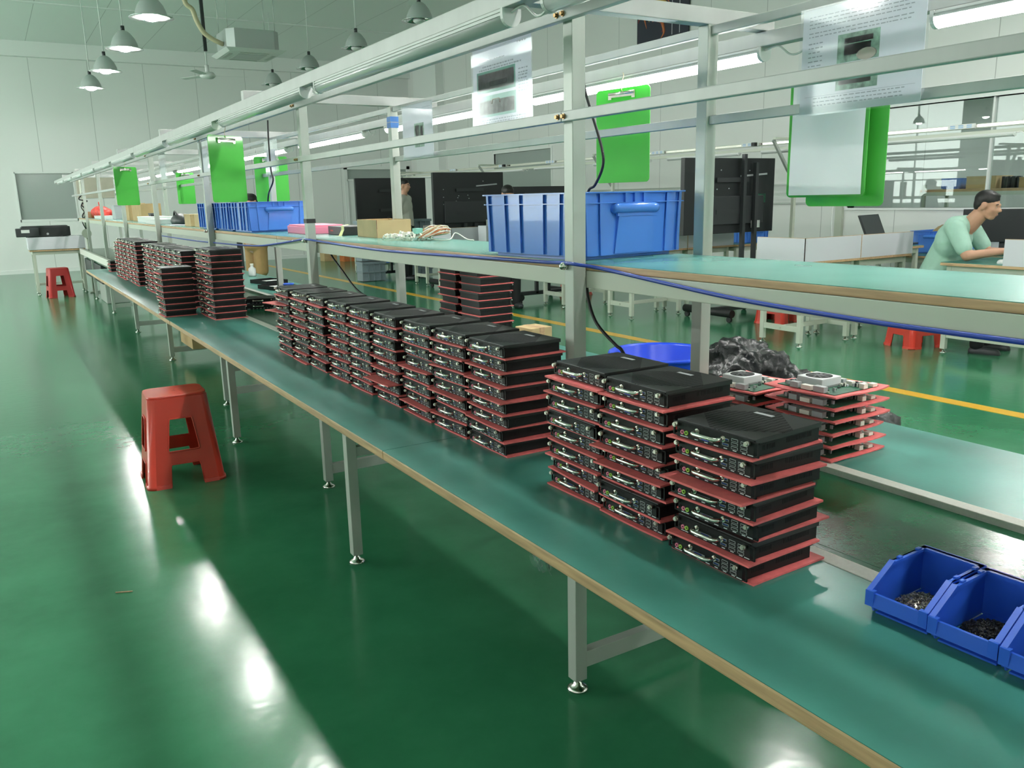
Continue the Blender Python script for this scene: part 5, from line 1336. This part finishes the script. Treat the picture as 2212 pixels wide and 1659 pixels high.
rel(MB().box((10.6,2.5,1.12),(11.1,6.6,1.15)).build('desk_top', M['board'], bevel=.004), dk)
for x, y in ((10.65,2.6),(11.05,2.6),(10.65,6.5),(11.05,6.5)): rel(MB().box((x-.02,y-.02,0),(x+.02,y+.02,1.12)).build('leg', M['cream']), dk)
# ------------------------------------------------------------------ people
def flesh(prims, name, m, parent, voxel=.012, smooth=4):
    b = MB()
    for p in prims:
        if p[0] == 'c':
            _, a, r0, c, r1 = p
            b.cone(a, c, r0, r1, 14); b.ball(a, r0*.995, 14); b.ball(c, r1*.995, 14)
        else:
            _, c, r, sc = p[:4]; b.ball(c, r, 18, 0, sc, p[4] if len(p) > 4 else None)
    o = b.build(name, m, parent)
    md = o.modifiers.new('join', 'REMESH'); md.mode = 'VOXEL'; md.voxel_size = voxel; md.use_smooth_shade = True
    sm = o.modifiers.new('smooth', 'SMOOTH'); sm.factor = .5; sm.iterations = smooth
    return o
def head_prims(c, R):
    """head of 0.235 m centred at c, looking along R @ +x"""
    P_ = lambda x, y, z: tuple(Vector(c) + R @ Vector((x, y, z)))
    E_ = lambda x, y, z, r, sc: ('e', P_(x, y, z), r, sc, R)
    out = [E_(-.012,0,.030,.082,(1.14,.92,1.02)), E_(.030,0,-.020,.062,(1.0,.98,1.25)), E_(.046,0,-.078,.034,(1.0,1.05,.85)), ('c',P_(-.03,.052,-.03),.022,P_(.045,.026,-.085),.018), ('c',P_(-.03,-.052,-.03),.022,P_(.045,-.026,-.085),.018)]
    out += [('c',P_(.082,0,.008),.008,P_(.105,0,-.022),.0125), E_(.098,.010,-.026,.010,(1,1,.8)), E_(.098,-.010,-.026,.010,(1,1,.8))]
    out += [E_(.078,0,-.052,.016,(1,1.5,.55)), E_(.077,0,-.062,.016,(1,1.4,.55)), ('c',P_(.074,-.038,.022),.010,P_(.080,.038,.022),.010), ('e',P_(.086,0,.020),.012,(1,1.2,1),R)]
    for s in (-1, 1): out += [E_(-.008,s*.079,-.004,.026,(.75,.38,1.25)), E_(.052,s*.040,-.022,.024,(.9,.9,.8))]
    return out
def face_parts(c, R, parent, body):
    P_ = lambda x, y, z: tuple(Vector(c) + R @ Vector((x, y, z)))
    for s in (-1, 1):
        e = MB().ball(P_(.0715,s*.030,.003), .0085, 14).build('eye', M['eyewhite'], body)
        MB().ball(P_(.0775,s*.030,.003), .0042, 10).build('iris', M['hair'], e)
        MB().tube([P_(.079,s*.016,.022),P_(.083,s*.032,.027),P_(.073,s*.048,.022)], .0038, 6).build('eyebrow', M['hair'], body)
    MB().ball(P_(.0885,0,-.056), .0115, 12, 0, (.55,1.9,.55), R).build('lips', M['lip'], body)
def hair_prims(c, R, long=False):
    P_ = lambda x, y, z: tuple(Vector(c) + R @ Vector((x, y, z)))
    E_ = lambda x, y, z, r, sc: ('e', P_(x, y, z), r, sc, R)
    out = [E_(-.018,0,.050,.084,(1.14,.97,.92)), E_(-.052,0,.012,.066,(.85,1.05,1.15)), E_(.030,0,.090,.036,(1.2,1.5,.62)), E_(-.018,.060,.024,.030,(1.3,.55,1.1)), E_(-.018,-.060,.024,.030,(1.3,.55,1.1))]
    if long: out += [E_(-.075,0,-.06,.055,(.8,1.1,1.6)), E_(-.02,.072,-.03,.026,(1,.6,1.8)), E_(-.02,-.072,-.03,.026,(1,.6,1.8))]
    return out
def hand_prims(wrist, fwd, palm_n, curl=.5, side=1):
    """wrist point, forward direction, palm normal (palm side); five bent fingers"""
    w = Vector(wrist); f = Vector(fwd).normalized(); n = Vector(palm_n); n = (n-f*n.dot(f)).normalized(); a = f.cross(n)*side
    out = [('c', tuple(w), .023, tuple(w+f*.035), .025), ('c', tuple(w+f*.03+a*.018), .0165, tuple(w+f*.078+a*.022), .0135), ('c', tuple(w+f*.03-a*.012), .0165, tuple(w+f*.082-a*.010), .0135), ('c', tuple(w+f*.03-a*.024), .014, tuple(w+f*.074-a*.030), .012), ('c', tuple(w+f*.03), .016, tuple(w+f*.085+a*.006), .013)]
    fingers = []
    for k, (off, base, L) in enumerate(((.030,.078,.068),(.011,.085,.076),(-.009,.083,.070),(-.028,.075,.056))):
        p = w+f*base+a*off; d = f.copy(); r_ = .0085; segs = []
        for j, q in enumerate((.45,.32,.25)):
            ang = curl*(.5+.45*j); d = (d*math.cos(ang)+n*math.sin(ang)).normalized(); e = p+d*L*q
            segs.append(('c', tuple(p), r_, tuple(e), r_*.92)); p = e; r_ *= .92
        fingers += segs
    p = w+f*.022+a*.028; d = (f*.6+a*.65+n*.25).normalized(); e = p+d*.036; e2 = e+(f*.85+a*.15+n*.35).normalized()*.030
    return out+fingers+[('c', tuple(p), .0115, tuple(e), .0100), ('c', tuple(e), .0098, tuple(e2), .0085)]
def rotm(pitch=0, yaw=0, roll=0):
    return (Matrix.Rotation(yaw, 3, 'Z') @ Matrix.Rotation(pitch, 3, 'Y') @ Matrix.Rotation(roll, 3, 'X'))

# man in the mint shirt, seated, leaning on the desk (faces local +x; his right is local -y)
def seated_man(loc, rz, label):
    t = thing('person', label, 'person', loc, rz)
    hc = (.345, 0, 1.225); R = rotm(.20, .0)
    sh = {-1: (.175,-.185,1.045), 1: (.175,.185,1.045)}
    el = {-1: (.30,-.255,.835), 1: (.33,.17,.84)}
    wr = {-1: (.545,-.130,.875), 1: (.58,.04,.86)}
    hd = {-1: ((.8,.25,.45),(.2,.9,-.35)), 1: ((.9,-.2,-.12),(0,0,-1))}
    b = head_prims(hc, R)
    b += [('c',(.215,0,1.06),.070,(.305,0,1.17),.062), ('c',(.16,-.10,1.05),.085,(.16,.10,1.05),.085), ('c',(.13,0,.97),.125,(.05,0,.76),.118), ('e',(.10,0,.93),.15,(.72,1.15,1.0)), ('c',(.03,0,.74),.120,(0,0,.59),.135), ('e',(0,0,.585),.15,(1,1.2,.85))]
    for s in (-1, 1):
        b += [('c',sh[s],.062,el[s],.043), ('c',el[s],.042,wr[s],.026)]
        b += hand_prims(wr[s], hd[s][0], hd[s][1], .45, -s)
        b += [('c',(.02,s*.10,.575),.085,(.42,s*.13,.545),.058), ('c',(.42,s*.13,.535),.056,(.40,s*.13,.10),.036), ('c',(.40,s*.13,.06),.036,(.54,s*.14,.035),.030)]
    body = flesh(b, 'body', M['skin'], t, .0075, 3)
    face_parts(hc, R, t, body)
    flesh(hair_prims(hc, R), 'hair', M['hair'], t, .008, 3)
    g = [('c',(.155,-.12,1.055),.095,(.155,.12,1.055),.095), ('e',(.10,0,.93),.165,(.80,1.18,1.05)), ('c',(.12,0,.96),.138,(.02,0,.72),.140), ('c',(.02,0,.72),.142,(-.01,0,.60),.158), ('e',(-.015,0,.615),.165,(1,1.15,.75))]
    for s in (-1, 1):
        m_ = tuple(Vector(sh[s]).lerp(Vector(el[s]), .72)); g += [('c',sh[s],.080,m_,.066)]
    flesh(g, 'shirt', M['tee'], t, .010, 4)
    g = [('e',(0,0,.57),.165,(1,1.18,.72))]
    for s in (-1, 1): g += [('c',(.02,s*.10,.575),.098,(.42,s*.13,.545),.072), ('c',(.42,s*.13,.535),.070,(.40,s*.13,.10),.055)]
    flesh(g, 'trousers', M['trousers'], t, .012, 4)
    for s in (-1, 1): flesh([('c',(.38,s*.13,.045),.045,(.55,s*.14,.040),.040)], 'shoe', M['dark'], t, .012, 2)
    return t
def standing(loc, rz, hgt, label, top, bottom, look=(.05,0), long=False, shorts=False, jacket=False, arms='down'):
    t = thing('person', label, 'person', loc, rz); k = hgt/1.75
    S_ = lambda *p: tuple(v*k for v in p)
    hc = S_(.02,0,1.625); R = rotm(look[0], look[1])
    b = head_prims(hc, R)
    b += [('c',S_(0,0,1.43),.060,S_(.01,0,1.54),.056), ('c',S_(0,-.11,1.40),.075,S_(0,.11,1.40),.075), ('e',S_(0,0,1.27),.165,(.68,1.05,1.1)), ('c',S_(0,0,1.18),.125,S_(0,0,.98),.125), ('e',S_(0,0,.95),.155,(.85,1.12,.9))]
    el, wr = {}, {}
    for s in (-1, 1):
        sh = S_(0,s*.185,1.40)
        if arms == 'down': el[s] = S_(-.02,s*.245,1.11); wr[s] = S_(.04,s*.25,.87); f = (.1,0,-1); n = (0,-s,0)
        elif arms == 'back': el[s] = S_(-.06,s*.255,1.12); wr[s] = S_(-.15,s*.08,.96); f = (-.2,-s,-.1); n = (1,0,0)
        else: el[s] = S_(.08,s*.22,1.12); wr[s] = S_(.30,s*.10,1.08); f = (1,-.2*s,-.1); n = (0,0,-1)
        b += [('c',sh,.056,el[s],.040), ('c',el[s],.039,wr[s],.027)] + hand_prims(wr[s], f, n, .35, -s)
        b += [('c',S_(0,s*.09,.92),.085,S_(.01,s*.095,.50),.056), ('c',S_(.01,s*.095,.50),.055,S_(-.01,s*.10,.09),.035), ('c',S_(-.01,s*.10,.05),.036,S_(.14,s*.115,.03),.028)]
    body = flesh(b, 'body', M['skin'], t, .011, 3); face_parts(hc, R, t, body)
    flesh(hair_prims(hc, R, long), 'hair', M['hair'], t, .010, 3)
    g = [('c',S_(0,-.13,1.40),.085,S_(0,.13,1.40),.085), ('e',S_(0,0,1.27),.185,(.75,1.08,1.1)), ('c',S_(0,0,1.18),.150,S_(0,0,.95),.160), ('e',S_(0,0,.93),.17,(.9,1.12,.7))]
    for s in (-1, 1):
        sh = S_(0,s*.185,1.40)
        if jacket: g += [('c',sh,.075,el[s],.058), ('c',el[s],.057,tuple(Vector(el[s]).lerp(Vector(wr[s]),.9)),.042)]
        else: g += [('c',sh,.075,tuple(Vector(sh).lerp(Vector(el[s]),.7)),.062)]
    flesh(g, 'jacket' if jacket else 'shirt', top, t, .012, 4)
    g = [('e',S_(0,0,.93),.172,(.92,1.12,.75))]
    for s in (-1, 1):
        if shorts: g += [('c',S_(0,s*.09,.92),.105,S_(.01,s*.10,.50),.095)]
        else: g += [('c',S_(0,s*.09,.92),.100,S_(.01,s*.095,.50),.075), ('c',S_(.01,s*.095,.50),.074,S_(-.01,s*.10,.09),.062)]
    flesh(g, 'shorts' if shorts else 'trousers', bottom, t, .013, 4)
    for s in (-1, 1): flesh([('c',S_(-.03,s*.10,.045),.043,S_(.15,s*.115,.040),.040)], 'shoe', M['dark'], t, .013, 2)
    return t
man_ = seated_man((7.22, 4.47, -.03), math.atan2(-.97,.24), 'man in a mint t-shirt leaning on a desk at the right')
standing((6.34, 14.0, 0), math.atan2(-.70,.72), 1.79, 'man in a stone grey jacket standing before the black display', M['greyshirt'], M['trousers'], (.05,0), False, False, True, 'back')
man_.scale = (1.05, 1.05, 1.05)
standing((5.67, 9.35, 0), math.atan2(-1,-.2), 1.56, 'dark haired person whose head shows above the big blue crate', M['darktop'], M['trousers'], (.35,0), False, False, False, 'front')
standing((3.32, 12.7, 0), math.atan2(-.55,-.83), 1.54, 'figure in pink top and khaki shorts half hidden behind the far stacks', M['pinktop'], M['khaki'], (.3,0), True, True, False, 'front')
# ------------------------------------------------------------------ world and render notes
wd = bpy.data.worlds.new('world'); SC.world = wd; wd.use_nodes = True
wd.node_tree.nodes['Background'].inputs[0].default_value = (1.,.99,.96,1); wd.node_tree.nodes['Background'].inputs[1].default_value = 6.0
SC.cycles.max_bounces = 10; SC.cycles.diffuse_bounces = 5; SC.cycles.glossy_bounces = 4; SC.cycles.transparent_max_bounces = 16
SC.cycles.sample_clamp_indirect = 6; SC.cycles.sample_clamp_direct = 0; SC.cycles.caustics_reflective = False; SC.cycles.caustics_refractive = False
